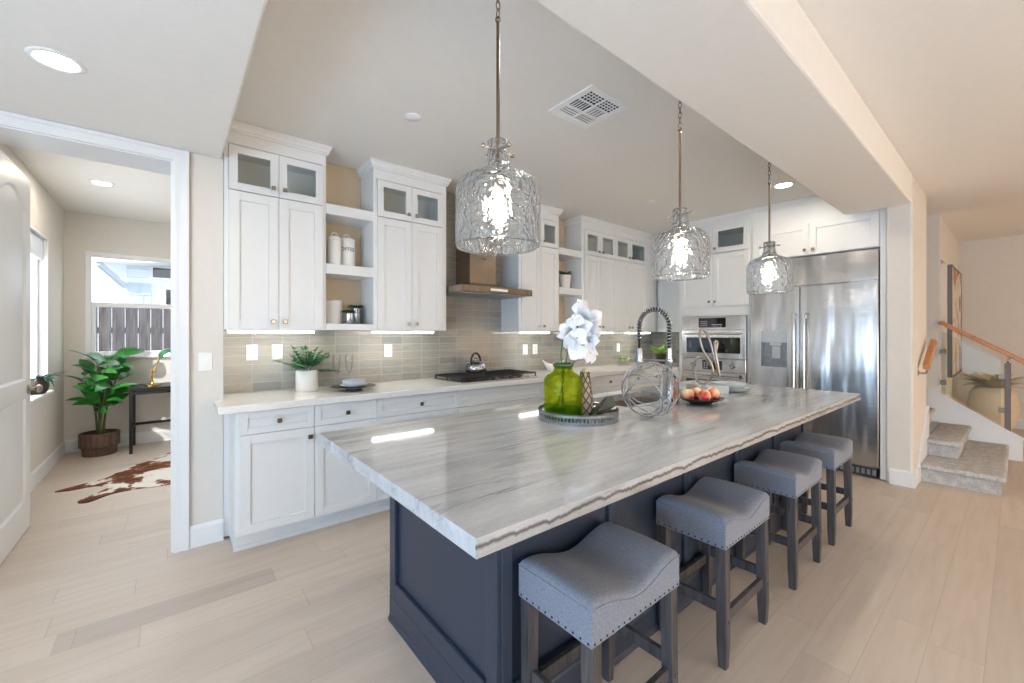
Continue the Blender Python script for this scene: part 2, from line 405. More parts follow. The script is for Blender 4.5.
# ------------------------------------------------------------------ mesh helpers
class B:
    def __init__(s): s.bm = bmesh.new()
    def box(s, x0, x1, y0, y1, z0, z1, bev=0.0, seg=1):
        if x0 > x1: x0, x1 = x1, x0
        if y0 > y1: y0, y1 = y1, y0
        if z0 > z1: z0, z1 = z1, z0
        v = [s.bm.verts.new(p) for p in ((x0, y0, z0), (x1, y0, z0), (x1, y1, z0), (x0, y1, z0), (x0, y0, z1), (x1, y0, z1), (x1, y1, z1), (x0, y1, z1))]
        fs = [s.bm.faces.new([v[i] for i in f]) for f in ((3, 2, 1, 0), (4, 5, 6, 7), (0, 1, 5, 4), (1, 2, 6, 5), (2, 3, 7, 6), (3, 0, 4, 7))]
        if bev:
            es = list({e for f in fs for e in f.edges})
            bmesh.ops.bevel(s.bm, geom=es, offset=bev, segments=seg, affect='EDGES', profile=0.5)
        return s
    def rings(s, rings, closed_u=True, cap0=True, cap1=True, loop=False):
        vr = [[s.bm.verts.new(p) for p in r] for r in rings]
        n = len(vr[0]); k = len(vr)
        for i in range(k if loop else k - 1):
            a, b = vr[i], vr[(i + 1) % k]
            for j in range(n if closed_u else n - 1):
                j2 = (j + 1) % n
                s.bm.faces.new((a[j], a[j2], b[j2], b[j]))
        if closed_u and not loop:
            if cap0: s.bm.faces.new(list(reversed(vr[0])))
            if cap1: s.bm.faces.new(vr[-1])
        return s
    def lathe(s, prof, c=(0, 0, 0), n=32, axis='z', cap0=True, cap1=True, flute=0, famp=0.0):
        rs = []
        for r, z in prof:
            ring = []
            for j in range(n):
                a = 2 * PI * j / n
                rr = max(r, 1e-4) * (1 + famp * math.cos(flute * a))
                p = (rr * math.cos(a), rr * math.sin(a), z)
                if axis == 'y': p = (p[0], p[2], -p[1])
                if axis == 'x': p = (p[2], p[0], p[1])
                ring.append((c[0] + p[0], c[1] + p[1], c[2] + p[2]))
            rs.append(ring)
        return s.rings(rs, True, cap0, cap1)
    def cyl(s, p0, p1, r0, r1=None, n=16):
        return s.tube([p0, p1], [r0, r0 if r1 is None else r1], n)
    def tube(s, pts, r, n=8, loop=False, flat=1.0, up=None):
        pts = [Vector(p) for p in pts]; k = len(pts)
        rad = r if isinstance(r, (list, tuple)) else [r] * k
        def tan(i):
            if loop: return (pts[(i + 1) % k] - pts[i - 1]).normalized()
            if i == 0: return (pts[1] - pts[0]).normalized()
            if i == k - 1: return (pts[-1] - pts[-2]).normalized()
            return (pts[i + 1] - pts[i - 1]).normalized()
        t = tan(0)
        u = Vector(up) if up else (Vector((0, 0, 1)) if abs(t.z) < 0.9 else Vector((1, 0, 0)))
        u = (u - t * u.dot(t)).normalized()
        rs = []
        for i in range(k):
            t = tan(i)
            u = u - t * u.dot(t)
            if u.length < 1e-5: u = t.orthogonal()
            u.normalize(); w = t.cross(u)
            rs.append([pts[i] + (u * math.cos(2 * PI * j / n) + w * flat * math.sin(2 * PI * j / n)) * rad[i] for j in range(n)])
        return s.rings(rs, True, True, True, loop)
    def bar(s, p0, p1, w, d, up=(0, 0, 1), w1=None, d1=None):
        p0 = Vector(p0); p1 = Vector(p1); t = (p1 - p0).normalized()
        u = Vector(up); u = u - t * u.dot(t)
        if u.length < 1e-4: u = t.orthogonal()
        u.normalize(); v = t.cross(u)
        def ring(p, w, d): return [p + u * a * w / 2 + v * b * d / 2 for a, b in ((1, 1), (-1, 1), (-1, -1), (1, -1))]
        return s.rings([ring(p0, w, d), ring(p1, w1 or w, d1 or d)])
    def prism(s, poly, z0, z1):
        return s.rings([[(x, y, z0) for x, y in poly], [(x, y, z1) for x, y in poly]])
    def prism_y(s, poly, y0, y1):
        return s.rings([[(x, y0, z) for x, z in poly], [(x, y1, z) for x, z in poly]])
    def prism_x(s, poly, x0, x1):
        return s.rings([[(x0, y, z) for y, z in poly], [(x1, y, z) for y, z in poly]])
    def ball(s, c, r, n=16, m=10, sz=1.0):
        pr = [(r * math.sin(PI * i / m), -r * sz * math.cos(PI * i / m)) for i in range(m + 1)]
        return s.lathe(pr, c, n)
    def leaf(s, base, d, length, width, droop=0.3, up=(0, 0, 1), fold=0.15, n=7, wide=0.45, tip=1.0):
        """a curved blade leaving base along d"""
        p = Vector(base); d = Vector(d).normalized(); up = Vector(up)
        side = d.cross(up)
        if side.length < 1e-3: side = d.orthogonal()
        side.normalize(); nrm = side.cross(d).normalized()
        rs = []
        st = length / n
        for i in range(n + 1):
            q = i / n
            w = width * 0.5 * (math.sin(PI * min(1, q ** (0.75 if wide < .5 else 1.1))) ** 0.8 if 0 < q < 1 else 0.04)
            rs.append([p + side * w + nrm * w * fold * 2, p.copy(), p - side * w + nrm * w * fold * 2])
            ang = -droop / n
            rot = Matrix.Rotation(ang, 3, side)
            d = (rot @ d).normalized(); nrm = (rot @ nrm).normalized()
            p = p + d * st
        return s.rings(rs, closed_u=False)
    def build(s, name, mat, parent=None, smooth=None, loc=None, solid=0.0, bevel=0.0, subsurf=0):
        bmesh.ops.recalc_face_normals(s.bm, faces=s.bm.faces[:])
        me = bpy.data.meshes.new(name); s.bm.to_mesh(me); s.bm.free()
        me.materials.append(mat if not isinstance(mat, str) else M[mat])
        if smooth:
            for p in me.polygons: p.use_smooth = True
            if smooth is not True:
                me.set_sharp_from_angle(angle=R(smooth))
        o = bpy.data.objects.new(name, me); COL.objects.link(o)
        if parent is not None: o.parent = parent
        if loc is not None: o.location = loc
        if solid:
            md = o.modifiers.new('solid', 'SOLIDIFY'); md.thickness = solid; md.offset = 0
        if bevel:
            md = o.modifiers.new('bevel', 'BEVEL'); md.width = bevel; md.segments = 2; md.limit_method = 'ANGLE'; md.angle_limit = R(40)
        if subsurf:
            md = o.modifiers.new('sub', 'SUBSURF'); md.levels = subsurf; md.render_levels = subsurf
        return o

def tag(o, label, cat, group=None, kind=None):
    o['label'] = label
    if cat: o['category'] = cat
    if group: o['group'] = group
    if kind: o['kind'] = kind
    return o
def thing(name, label, cat, loc=(0, 0, 0), rz=0.0, group=None):
    o = bpy.data.objects.new(name, None); COL.objects.link(o)
    o.empty_display_size = 0.1
    o.location = loc; o.rotation_euler = (0, 0, rz)
    return tag(o, label, cat, group)
def struct(name, b, mat, label, cat, loc=None, **kw):
    return tag(b.build(name, mat, None, loc=loc, **kw), label, cat, None, 'structure')
def dup(root, loc, label, rz=None, group=None):
    r = root.copy(); COL.objects.link(r); r.location = loc
    if rz is not None: r.rotation_euler = (0, 0, rz)
    r['label'] = label
    if group: r['group'] = group
    for ch in list(root.children):
        c = ch.copy(); COL.objects.link(c); c.parent = r
        for g in ch.children:
            d = g.copy(); COL.objects.link(d); d.parent = c
    return r

CEIL = 2.74; LOW = 2.48
XL, XR, YB = -3.0, 9.27, -4.0      # room limits
# ================================================================== SETTING
struct('floor', B().box(XL - .1, XR + .1, YB - .1, 3.59, -0.1, 0).box(-1.05, XR + .1, 3.59, 6.94, -0.1, 0), 'floor', 'pale oak plank floor running through the kitchen and office', 'floor')
struct('ceiling', B().box(XL - .1, XR + .1, YB - .1, 3.59, CEIL, CEIL + .1).box(-1.05, XR + .1, 3.59, 6.94, CEIL, CEIL + .1), 'ceiling', 'white textured upper ceiling over kitchen and hall', 'ceiling')
struct('ceiling_dropped', B().box(XL, 0.26, YB, 3.30, LOW, CEIL), 'ceiling', 'lower dropped ceiling beside the office doorway', 'ceiling', bevel=0.012)
struct('ceiling_beam', B().box(0.26, 5.0, 0.585, 1.056, LOW, CEIL), 'ceiling', 'wide dropped ceiling beam running above the island', 'beam', bevel=0.012)
w = B()
w.box(0.014, 0.268, 3.30, 3.59, 0, LOW).box(-0.78, 0.014, 3.30, 3.59, 2.412, LOW).box(XL, -0.78, 3.30, 3.59, 0, LOW)
w.box(XL, 0.268, 3.302, 3.59, LOW, CEIL)
struct('wall_doorway', w, 'wall', 'thick beige wall with the office doorway', 'wall')
struct('wall_kitchen', B().box(0.268, 5.75, 3.59, 3.69, 0, CEIL), 'wall', 'kitchen back wall behind the white cabinets', 'wall')
struct('wall_oven', B().box(5.75, 5.87, 0.762, 3.69, 0, CEIL), 'wall', 'wall behind the ovens and refrigerator', 'wall')
struct('wall_pillar', B().box(5.0, 5.87, 0.585, 0.762, 0, CEIL), 'wall', 'beige wall end beside the refrigerator', 'wall', bevel=0.015)
struct('wall_stairwell', B().box(6.95, 7.05, 0.685, 3.9, 0, CEIL), 'wall', 'far side wall of the stairwell', 'wall')
struct('wall_landing', B().box(5.87, 6.95, 3.8, 3.9, 0, CEIL), 'wall', 'wall at the top of the stairwell', 'wall')
h = B()
h.box(6.95, 7.08, 0.585, 0.685, 0, CEIL).box(7.08, 7.60, 0.585, 0.685, 2.24, CEIL).box(7.60, XR, 0.585, 0.685, 0, CEIL)
struct('wall_hall_side', h, 'wall', 'hall wall with narrow lit doorway and the painting', 'wall')
struct('wall_hall_end', B().box(XR, XR + .1, YB, 2.2, 0, CEIL), 'wall', 'plain beige end wall of the hall', 'wall')
struct('wall_passage', B().box(7.05, XR, 2.1, 2.2, 0, CEIL), 'wall', 'bright wall beyond the hall doorway', 'wall')
# rear and left walls (behind the camera)
struct('wall_rear', B().box(XL, XR, YB - .1, YB, 0, CEIL), 'wall', 'rear wall of the living area', 'wall')
struct('wall_left', B().box(XL - .1, XL, YB, 3.59, 0, CEIL), 'wall', 'left wall of the living area', 'wall')

# office shell
o = B()
o.box(-1.05, -0.93, 3.59, 4.45, 0, CEIL).box(-1.05, -0.93, 6.05, 6.94, 0, CEIL).box(-1.05, -0.93, 4.45, 6.05, 0, 0.76).box(-1.05, -0.93, 4.45, 6.05, 2.28, CEIL)
struct('wall_office_left', o, 'wall', 'office side wall with a low sill window', 'wall')
o = B()
WX0, WX1, WZ0, WZ1 = -0.76, 0.62, 1.08, 2.30
o.box(-0.93, WX0, 6.84, 6.94, 0, CEIL).box(WX1, 2.1, 6.84, 6.94, 0, CEIL).box(WX0, WX1, 6.84, 6.94, 0, WZ0).box(WX0, WX1, 6.84, 6.94, WZ1, CEIL)
struct('wall_office_back', o, 'wall', 'office far wall around the double hung window', 'wall')
struct('wall_office_right', B().box(2.0, 2.1, 3.69, 6.84, 0, CEIL), 'wall', 'office right hand side wall', 'wall')

# office windows
f = B()
WZ0 += .005; WZ1 -= .001; WX0 += .001; WX1 -= .001
f.box(WX0, WX1, 6.83, 6.90, WZ1 - .055, WZ1).box(WX0, WX1, 6.83, 6.90, WZ0, WZ0 + .05).box(WX0, WX0 + .05, 6.83, 6.90, WZ0 + .0501, WZ1 - .0551).box(WX1 - .05, WX1, 6.83, 6.90, WZ0 + .0501, WZ1 - .0551)
f.box(WX0 + .0501, WX1 - .0501, 6.84, 6.89, 1.66, 1.715).box(WX0 + .0501, WX0 + .085, 6.84, 6.88, WZ0 + .0501, 1.6599).box(WX1 - .085, WX1 - .0501, 6.84, 6.88, WZ0 + .0501, 1.6599)
f.box(WX0 - .02, WX1 + .02, 6.80, 6.84, WZ0 - .034, WZ0 - .002)
wn = struct('window_1', f, 'trim', 'white double hung office window facing the fence', 'window', bevel=0.004)
B().box(WX0 + .05, WX1 - .05, 6.858, 6.862, WZ0 + .05, WZ1 - .055).build('pane', 'winglass', wn)
f = B()
f.box(-1.03, -0.99, 4.45, 6.05, 2.22, 2.279).box(-1.03, -0.99, 4.45, 6.05, 0.795, 0.84).box(-1.03, -0.99, 4.45, 4.50, 0.8401, 2.2199).box(-1.03, -0.99, 6.0, 6.05, 0.8401, 2.2199).box(-1.03, -0.99, 5.22, 5.28, 0.8401, 2.2199)
wn2 = struct('window_2', f, 'trim', 'side office window above the plant sill', 'window', bevel=0.004)
B().box(-1.012, -1.008, 4.5, 6.0, 0.84, 2.22).build('pane', 'winglass', wn2)
rv = B().box(-0.988, -0.928, 6.034, 6.0495, .791, 2.262).box(-0.988, -0.928, 4.4505, 6.0495, 2.263, 2.2795)
struct('trim_5', rv, 'trim', 'white lining inside the side office window opening', 'trim')
struct('window_2_sill', B().box(-1.05, -0.89, 4.42, 6.08, 0.755, 0.79, 0.006), 'trim', 'white sill under the side office window', 'sill')
# top slice of a raised roller shade on the side window
tag(B().box(-0.985, -0.955, 4.47, 6.03, 2.06, 2.262, 0.008).build('roller_shade', 'shade'), 'raised pale roller shade at the top of the side office window', 'shade')

# door casing and header
c = B()
for (a, b2, t) in ((0.014, 0.09, 0.018), (0.022, 0.036, 0.022), (0.066, 0.09, 0.026)):
    c.box(a, b2, 3.30 - t, 3.2999, 0, LOW - .002)
for (a, b2, t) in ((2.408, 2.477, 0.018), (2.416, 2.43, 0.022), (2.456, 2.477, 0.026)):
    c.box(-0.87, 0.0139, 3.30 - t, 3.2999, a, b2)
struct('trim_1', c, 'trim', 'white moulded casing around the office doorway', 'trim')
c = B()
c.box(0.002, 0.0139, 3.30, 3.588, 0, 2.41).box(-0.78, 0.0019, 3.30, 3.588, 2.400, 2.4119)
struct('trim_2', c, 'trim', 'white jamb lining inside the office doorway', 'trim')
def base_prof(h=0.14, t=0.016): return [(0, 0), (-t, 0), (-t, h - .02), (-t + .006, h - .004), (-t + .009, h), (0, h)]
b = B(); b.prism_x([(3.2999 + y, z) for y, z in base_prof()], 0.091, 0.268)
struct('baseboard_doorway', b, 'trim', 'white baseboard below the light switch', 'baseboard')
b = B(); b.prism_x([(6.8399 + y, z) for y, z in base_prof()], -0.93, 2.0)
b.prism_y([(-0.9299 - y, z) for y, z in base_prof()], 3.59, 6.82)
struct('baseboard_office', b, 'trim', 'white baseboard around the office walls', 'baseboard')
b = B()
b.prism_y([(4.9999 + y, z) for y, z in base_prof()], 0.57, 0.735)
b.prism_x([(0.5849 + y, z) for y, z in base_prof()], 4.984, 5.24)
struct('baseboard_pillar', b, 'trim', 'white baseboard around the wall end by the refrigerator', 'baseboard')
b = B()
b.prism_y([(XR - .0001 + y, z) for y, z in base_prof()], YB, 0.57)
b.prism_x([(0.5849 + y, z) for y, z in base_prof()], 7.62, XR - .02)
struct('baseboard_hall', b, 'trim', 'white baseboard along the end of the hall', 'baseboard')

# ---------------------------------------------------------------- open office door
def knobset(parent):
    k = B()
    for s in (0, 1):
        x = 0.0 if s == 0 else -0.04
        sg = 1 if s == 0 else -1
        k.lathe([(0.032, 0), (0.032, 0.006), (0.012, 0.010), (0.011, 0.035), (0.026, 0.045), (0.028, 0.058), (0.020, 0.068), (0.0, 0.07)] if sg > 0 else
                [(0.032, 0), (0.032, -0.006), (0.012, -0.010), (0.011, -0.035), (0.026, -0.045), (0.028, -0.058), (0.020, -0.068), (0.0, -0.07)], (x, 0.72, 0.955), 20, 'x')
    return k.build('door_knob', 'nickel', parent, 40)
d = B()
DW, DH = 0.79, 2.40
st = 0.11
d.box(-.04, 0, 0, st, 0, DH).box(-.04, 0, DW - st, DW, 0, DH)
rails = [(0.0, 0.20), (0.90, 1.02), (DH - .13, DH)]
for a, b2 in rails: d.box(-.04, 0, st, DW - st, a, b2)
def sunk(d, y0, y1, z0, z1, arch=False):
    n = 10
    def outline(ins):
        pts = [(y0 + ins, z0 + ins), (y1 - ins, z0 + ins)]
        if arch:
            for i in range(n + 1):
                q = i / n
                y = (y1 - ins) + (y0 - y1 + 2 * ins) * q
                pts.append((y, z1 - ins - 0.10 + 0.10 * math.sin(PI * q)))
        else: pts += [(y1 - ins, z1 - ins), (y0 + ins, z1 - ins)]
        return pts
    for sx in (1, -1):
        xo = lambda v: (v if sx > 0 else -.04 - v)
        d.rings([[(xo(0.0), y, z) for y, z in outline(0)], [(xo(-.012), y, z) for y, z in outline(.014)], [(xo(-.010), y, z) for y, z in outline(.045)], [(xo(-.002), y, z) for y, z in outline(.075)]], True, False, True)
    if arch:
        top = outline(0)[2:]
        for sx in (0, 1):
            x = 0.0 if sx == 0 else -.04
            for (p, q) in zip(top, top[1:]):
                vs = [d.bm.verts.new((x, *p)), d.bm.verts.new((x, *q)), d.bm.verts.new((x, q[0], z1)), d.bm.verts.new((x, p[0], z1))]
                d.bm.faces.new(vs)
sunk(d, st, DW - st, 0.20, 0.90)
sunk(d, st, DW - st, 1.02, DH - .13, True)
dr = struct('door_1', d, 'trim', 'white panelled office door standing open', 'door', loc=(-0.757, 3.60, 0.008), smooth=30)
knobset(dr)
hb = B()
for z in (0.2, 1.2, 2.15): hb.cyl((-.045, -.006, z), (-.045, -.006, z + .09), .006, n=8)
hb.build('hinge', 'nickel', dr)

# ---------------------------------------------------------------- recessed lights, vent, sprinkler covers
def downlight(x, y, z, label, r=0.078):
    t = thing('recessed_light', label, 'ceiling light', (x, y, z), 0, 'recessed ceiling lights')
    B().lathe([(r * .8, -0.001), (r * .86, -0.006), (r * 1.1, -0.004), (r * 1.14, -0.0005), (r * .8, -0.0005)], (0, 0, 0), 32, cap0=False, cap1=False).build('trim_ring', 'plastic', t, True)
    B().lathe([(0.0005, -0.003), (r * .8, -0.003), (r * .8, -0.0015), (0.0005, -0.0015)], (0, 0, 0), 32).build('diffuser', 'down', t)
downlight(-0.365, 2.54, LOW, 'recessed light in the lower ceiling near the office doorway')
downlight(4.45, 1.40, CEIL, 'recessed light in the upper ceiling near the refrigerator cabinets')
downlight(-0.49, 5.39, CEIL, 'recessed light in the ceiling of the office')
downlight(1.50, 1.19, CEIL, 'added recessed light, unseen behind the beam between the near and middle pendants')  # added out of sight behind the beam to brighten the kitchen
downlight(2.80, 1.19, CEIL, 'added recessed light, unseen behind the beam between the middle and far pendants')  # second added light, likewise hidden by the beam edge
def cover(x, y, label, r):
    o = B().lathe([(r, 0), (r, -.004), (r * .92, -.007), (0, -.008)], (0, 0, 0), 28).build('sprinkler_cover', 'plastic', None, 40, (x, y, CEIL - .0005))
    tag(o, label, 'sprinkler cover', 'ceiling discs')
cover(1.208, 2.476, 'small white ceiling disc above the glazed cabinets', 0.05)
cover(3.92, 2.47, 'small white ceiling disc behind the middle pendant', 0.05)
vt = thing('air_vent', 'white square ceiling air vent with slatted cells', 'vent', (2.0, 1.69, CEIL - .0005), 0)
v = B(); VS = 0.178
v.box(-VS, VS, -VS, -.135, -.008, 0).box(-VS, VS, .135, VS, -.008, 0).box(-VS, -.135, -.135, .135, -.008, 0).box(.135, VS, -.135, .135, -.008, 0)
v.box(-.006, .006, -.135, .135, -.010, -.002)
for y in (-.045, .045): v.box(-.135, .135, y - .005, y + .005, -.010, -.002)
v.build('frame', 'plastic', vt, bevel=.002)
B().box(-.135, .135, -.135, .135, -.0015, 0).build('duct', 'duct', vt)
v = B()
for ci, (xa, xb) in enumerate(((-.135, -.006), (.006, .135))):
    for ri, (ya, yb) in enumerate(((-.135, -.05), (-.04, .04), (.05, .135))):
        if ri == 0:
            for i in range(1, 4): v.box(xa, xb, ya + (yb - ya) * i / 4 - .0025, ya + (yb - ya) * i / 4 + .0025, -.0045, -.002)
            for i in range(1, 5): v.box(xa + (xb - xa) * i / 5 - .0025, xa + (xb - xa) * i / 5 + .0025, ya, yb, -.0043, -.0022)
        elif ri == 1 and ci == 0:
            for i in range(1, 6): v.box(xa + (xb - xa) * i / 6 - .0035, xa + (xb - xa) * i / 6 + .0035, ya, yb, -.0045, -.002)
        elif ri == 1:
            for i in range(5):
                x = xa + (xb - xa) * (i + .5) / 5
                v.bar((x, ya, -.0052), (x, yb, -.0052), .026, .0012, (1, 0, .22))
        else:
            for i in range(4):
                y = ya + (yb - ya) * (i + .5) / 4
                v.bar((xa, y, -.0052), (xb, y, -.0052), .0215, .0012, (0, 1, .22))
v.build('louvres', 'plastic', vt)

# ================================================================== CABINETS
def shaker(b, x0, x1, z0, z1, st=0.06, t=0.02, glass=False):
    b.box(x0, x0 + st, -t, 0, z0, z1).box(x1 - st, x1, -t, 0, z0, z1)
    b.box(x0 + st, x1 - st, -t, 0, z0, z0 + st).box(x0 + st, x1 - st, -t, 0, z1 - st, z1)
    if not glass: b.box(x0 + st, x1 - st, -t + .011, -.001, z0 + st, z1 - st)
    return b
def knob(parent, x, z, y=-0.02, mat='nickel', s=0.014):
    b = B(); b.lathe([(.006, y), (.005, y - .012), (.005, y - .016)], (x, 0, z), 10, 'y')
    b.box(x - s, x + s, y - .026, y - .016, z - s, z + s, .003)
    return b.build('knob', mat, parent)
def crown(b, x0, x1, yf, yb, z0, z1, pr=0.065, ends=(True, True)):
    prof = [(0.0, z0), (0.012, z0), (0.012, z0 + .012), (0.020, z0 + .018), (0.022, z0 + (z1 - z0) * .5), (pr * .85, z1 - .020), (pr * .85, z1 - .012), (pr, z1 - .010), (pr, z1)]
    rs = []
    for o_, z in prof:
        xa = x0 - (o_ if ends[0] else 0); xb = x1 + (o_ if ends[1] else 0)
        rs.append([(xa, yb, z), (xa, yf - o_, z), (xb, yf - o_, z), (xb, yb, z)])
    b.rings(rs, True, True, True)
ZB = 1.372
GAP = .0015
def upper(name, label, x0, x1, doors, crown_ends=(True, True), zb=ZB, yf=3.29, yb=3.583, split=2.291, dtop=2.588, loc_override=None, rz=0.0, stile=(0.0, 0.0)):
    W_ = x1 - x0
    t = thing(name, label, 'cabinet', loc_override or (x0, yf, 0), rz, 'white wall cabinets')
    D = yb - yf
    b = B()
    b.box(0, W_, 0, D, zb, split - .006)                      # closed lower box
    zt = 2.60
    b.box(0, .02, 0, D, split - .006, zt).box(W_ - .02, W_, 0, D, split - .006, zt).box(.02, W_ - .02, D - .015, D, split - .006, zt)
    b.box(0, W_, 0, D, zt, 2.675)
    lo_ = doors[0][0] - x0; hi_ = doors[-1][1] - x0
    if lo_ > .021: b.box(.02, lo_ - .001, 0, .02, split - .006, zt)
    if W_ - hi_ > .021: b.box(hi_ + .001, W_ - .02, 0, .02, split - .006, zt)
    b.build('carcass', 'cab', t)
    cb = B(); crown(cb, 0, W_, 0, D, 2.675, CEIL - .001, .036, crown_ends); cb.build('crown_moulding', 'cab', t)
    n = len(doors)
    for i, (xa, xb, side) in enumerate(doors):
        xa -= x0; xb -= x0
        dd = B(); shaker(dd, xa + GAP, xb - GAP, zb + .004, split - .003); dob = dd.build('door', 'cab', t, bevel=.0012)
        kx = xb - .035 if side == 'R' else xa + .035
        knob(dob, kx, zb + .055)
        gd = B(); shaker(gd, xa + GAP, xb - GAP, split + .003, dtop, st=.05, glass=True); gob = gd.build('glass_door', 'cab', t, bevel=.0012)
        B().box(xa + .05, xb - .05, -.013, -.009, split + .053, dtop - .05).build('pane', 'pane', gob)
        knob(gob, kx, split + .055)
    return t
upper('wall_cabinet', 'tall white wall cabinet beside the light switch, left of the canisters', .27, .90, [(.293, .585, 'R'), (.585, .877, 'L')], (False, True))
upper('wall_cabinet', 'white wall cabinet between the canister shelves and the range hood', 1.26, 1.93, [(1.288, 1.587, 'R'), (1.587, 1.888, 'L')])
upper('wall_cabinet', 'white wall cabinet just right of the range hood', 2.79, 3.385, [(2.82, 3.09, 'R'), (3.09, 3.36, 'L')])
upper('wall_cabinet', 'wide white wall cabinet with four doors near the corner', 3.77, 5.39, [(3.81, 4.095, 'R'), (4.095, 4.40, 'L'), (4.40, 4.715, 'R'), (4.715, 5.10, 'L')], (True, False))
# corner wall cabinet on the oven wall
t = thing('wall_cabinet', 'narrow corner wall cabinet beside the oven tower', 'cabinet', (5.392, 3.268, 0), R(-90), 'white wall cabinets')
b = B(); b.box(0, .45, 0, .335, ZB, 2.675); b.build('carcass', 'cab', t)
b = B(); shaker(b, .002, .448, ZB + .004, 2.585); dob = b.build('door', 'cab', t); knob(dob, .41, ZB + .055)
b = B(); crown(b, 0.04, .45, 0, .335, 2.675, CEIL - .001, .036, (False, False)); b.build('crown_moulding', 'cab', t)

def shelves(label, x0, x1):
    t = thing('open_shelf_unit', label, 'shelf', (x0, 3.285, 0), 0, 'open shelf niches')
    W_ = x1 - x0
    B().box(.001, W_ - .001, .29, .298, ZB, CEIL - .002).build('back_panel', 'niche', t)
    for z0, z1 in ((1.372, 1.420), (1.796, 1.872), (2.245, 2.322)):
        B().box(.001, W_ - .001, 0, .289, z0, z1, .002).build('shelf', 'cab', t)
shelves('open white shelves holding the canisters and potted succulents', .90, 1.26)
shelves('open white shelves holding one small potted plant behind the orchid', 3.385, 3.77)

def led(x0, x1, label):
    t = thing('cabinet_light', label, 'light strip', (x0, 3.33, ZB), 0, 'lights under the wall cabinets')
    B().box(0, x1 - x0, 0, .05, -.010, -.0005).build('housing', 'plastic', t)
    B().box(.01, x1 - x0 - .01, .006, .044, -.024, -.0102, .004, 2).build('diffuser', 'led', t)
led(.29, .84, 'glowing light strip below the cabinet by the light switch')
led(1.27, 1.84, 'glowing light strip below the cabinet left of the hood')
led(2.86, 3.30, 'glowing light strip below the cabinet right of the hood')
led(3.86, 4.45, 'glowing light strip below the four door cabinet')
led(4.72, 5.3, 'glowing light strip under the corner end of the wall cabinets')

# backsplash
b = B(); b.box(0, 5.48, 0, .0065, 0.0, ZB - .916 + 0.0)
b.box(1.662, 2.52, 0, .0065, ZB - .916, CEIL - .917)
struct('wall_backsplash', b, 'tile', 'glazed grey green stacked tile behind the counter', 'backsplash', loc=(0.27, 3.5834, 0.916))
b = B(); b.box(0, .81, 0, .0065, 0, ZB - .916)
o = struct('wall_backsplash_corner', b, 'tile', 'glazed tile on the short wall beside the ovens', 'backsplash', loc=(5.7434, 3.583, 0.916)); o.rotation_euler = (0, 0, R(-90))

# base cabinets
def base_cab(label, x0, x1, fronts, end_left=False, yb=3.575):
    t = thing('base_cabinet', label, 'cabinet', (x0, 3.0, 0), 0, 'white base cabinets')
    W_ = x1 - x0; D = yb - 3.0
    b = B(); b.box(0, W_, 0, D, .11, .868).box(0, W_, .075, D, .012, .11)
    if x0 < .31: b.box(-.0305, 0, .304, D, .012, .868)
    b.build('carcass', 'cab', t)
    b = B(); b.prism_x([(.0749, .0), (.058, .0), (.058, .010), (.066, .022), (.0749, .024)], 0, W_); b.build('toe_moulding', 'cab', t)
    for kind, xa, xb, za, zb_, kx in fronts:
        xa -= x0; xb -= x0
        d = B()
        shaker(d, xa + GAP, xb - GAP, za + GAP, zb_ - GAP, .055 if kind == 'door' else .04)
        dob = d.build('door' if kind == 'door' else 'drawer', 'cab', t, bevel=.0012)
        if kx is not None:
            if kind == 'door': knob(dob, kx - x0, zb_ - .06, mat='bronze')
            else: knob(dob, (xa + xb) / 2, (za + zb_) / 2, mat='bronze')
    return t
DZ = .725
base_cab('base cabinet at the doorway end of the counter with visible side panel', .30, .745, [('drawer', .323, .745, DZ, .866, 0), ('door', .323, .745, .118, DZ, .715)])
base_cab('base cabinet second from the doorway end, below the plates', .745, 1.169, [('drawer', .745, 1.169, DZ, .866, 0), ('door', .745, 1.169, .118, DZ, .78)])
base_cab('three drawer base cabinet left of the cooktop', 1.169, 1.872, [('drawer', 1.169, 1.872, DZ, .866, 0), ('drawer', 1.169, 1.872, .42, DZ, 0), ('drawer', 1.169, 1.872, .118, .42, 0)])
base_cab('wide base cabinet below the gas cooktop', 1.872, 2.844, [('drawer', 1.872, 2.844, DZ, .866, None), ('door', 1.872, 2.358, .118, DZ, 2.325), ('door', 2.358, 2.844, .118, DZ, 2.39)])
base_cab('drawer base cabinet just right of the cooktop behind the vase', 2.844, 3.55, [('drawer', 2.844, 3.55, DZ, .866, 0), ('drawer', 2.844, 3.55, .42, DZ, 0), ('drawer', 2.844, 3.55, .118, .42, 0)])
base_cab('drawer base cabinet seen between the orchid and the wire ball', 3.55, 4.25, [('drawer', 3.55, 4.25, DZ, .866, 0), ('drawer', 3.55, 4.25, .42, DZ, 0), ('drawer', 3.55, 4.25, .118, .42, 0)])
base_cab('corner base cabinet beside the oven tower', 4.25, 5.04, [('drawer', 4.25, 4.64, DZ, .866, 0), ('drawer', 4.64, 5.03, DZ, .866, 0), ('door', 4.25, 4.64, .118, DZ, 4.61), ('door', 4.64, 5.03, .118, DZ, 4.68)])
t = thing('base_cabinet', 'blind corner base cabinet behind the oven tower', 'cabinet', (5.06, 2.77, 0), 0, 'white base cabinets')
B().box(0, .68, 0, .80, .01, .868).build('carcass', 'cab', t)
# countertop
b = B(); b.prism([(.215, 2.952), (5.02, 2.952), (5.02, 2.77), (5.742, 2.77), (5.742, 3.582), (.271, 3.582), (.271, 3.298), (.215, 3.298)], .8695, .914)
tag(b.build('countertop', 'quartz', bevel=.004), 'white quartz counter along the tiled back wall', 'countertop')

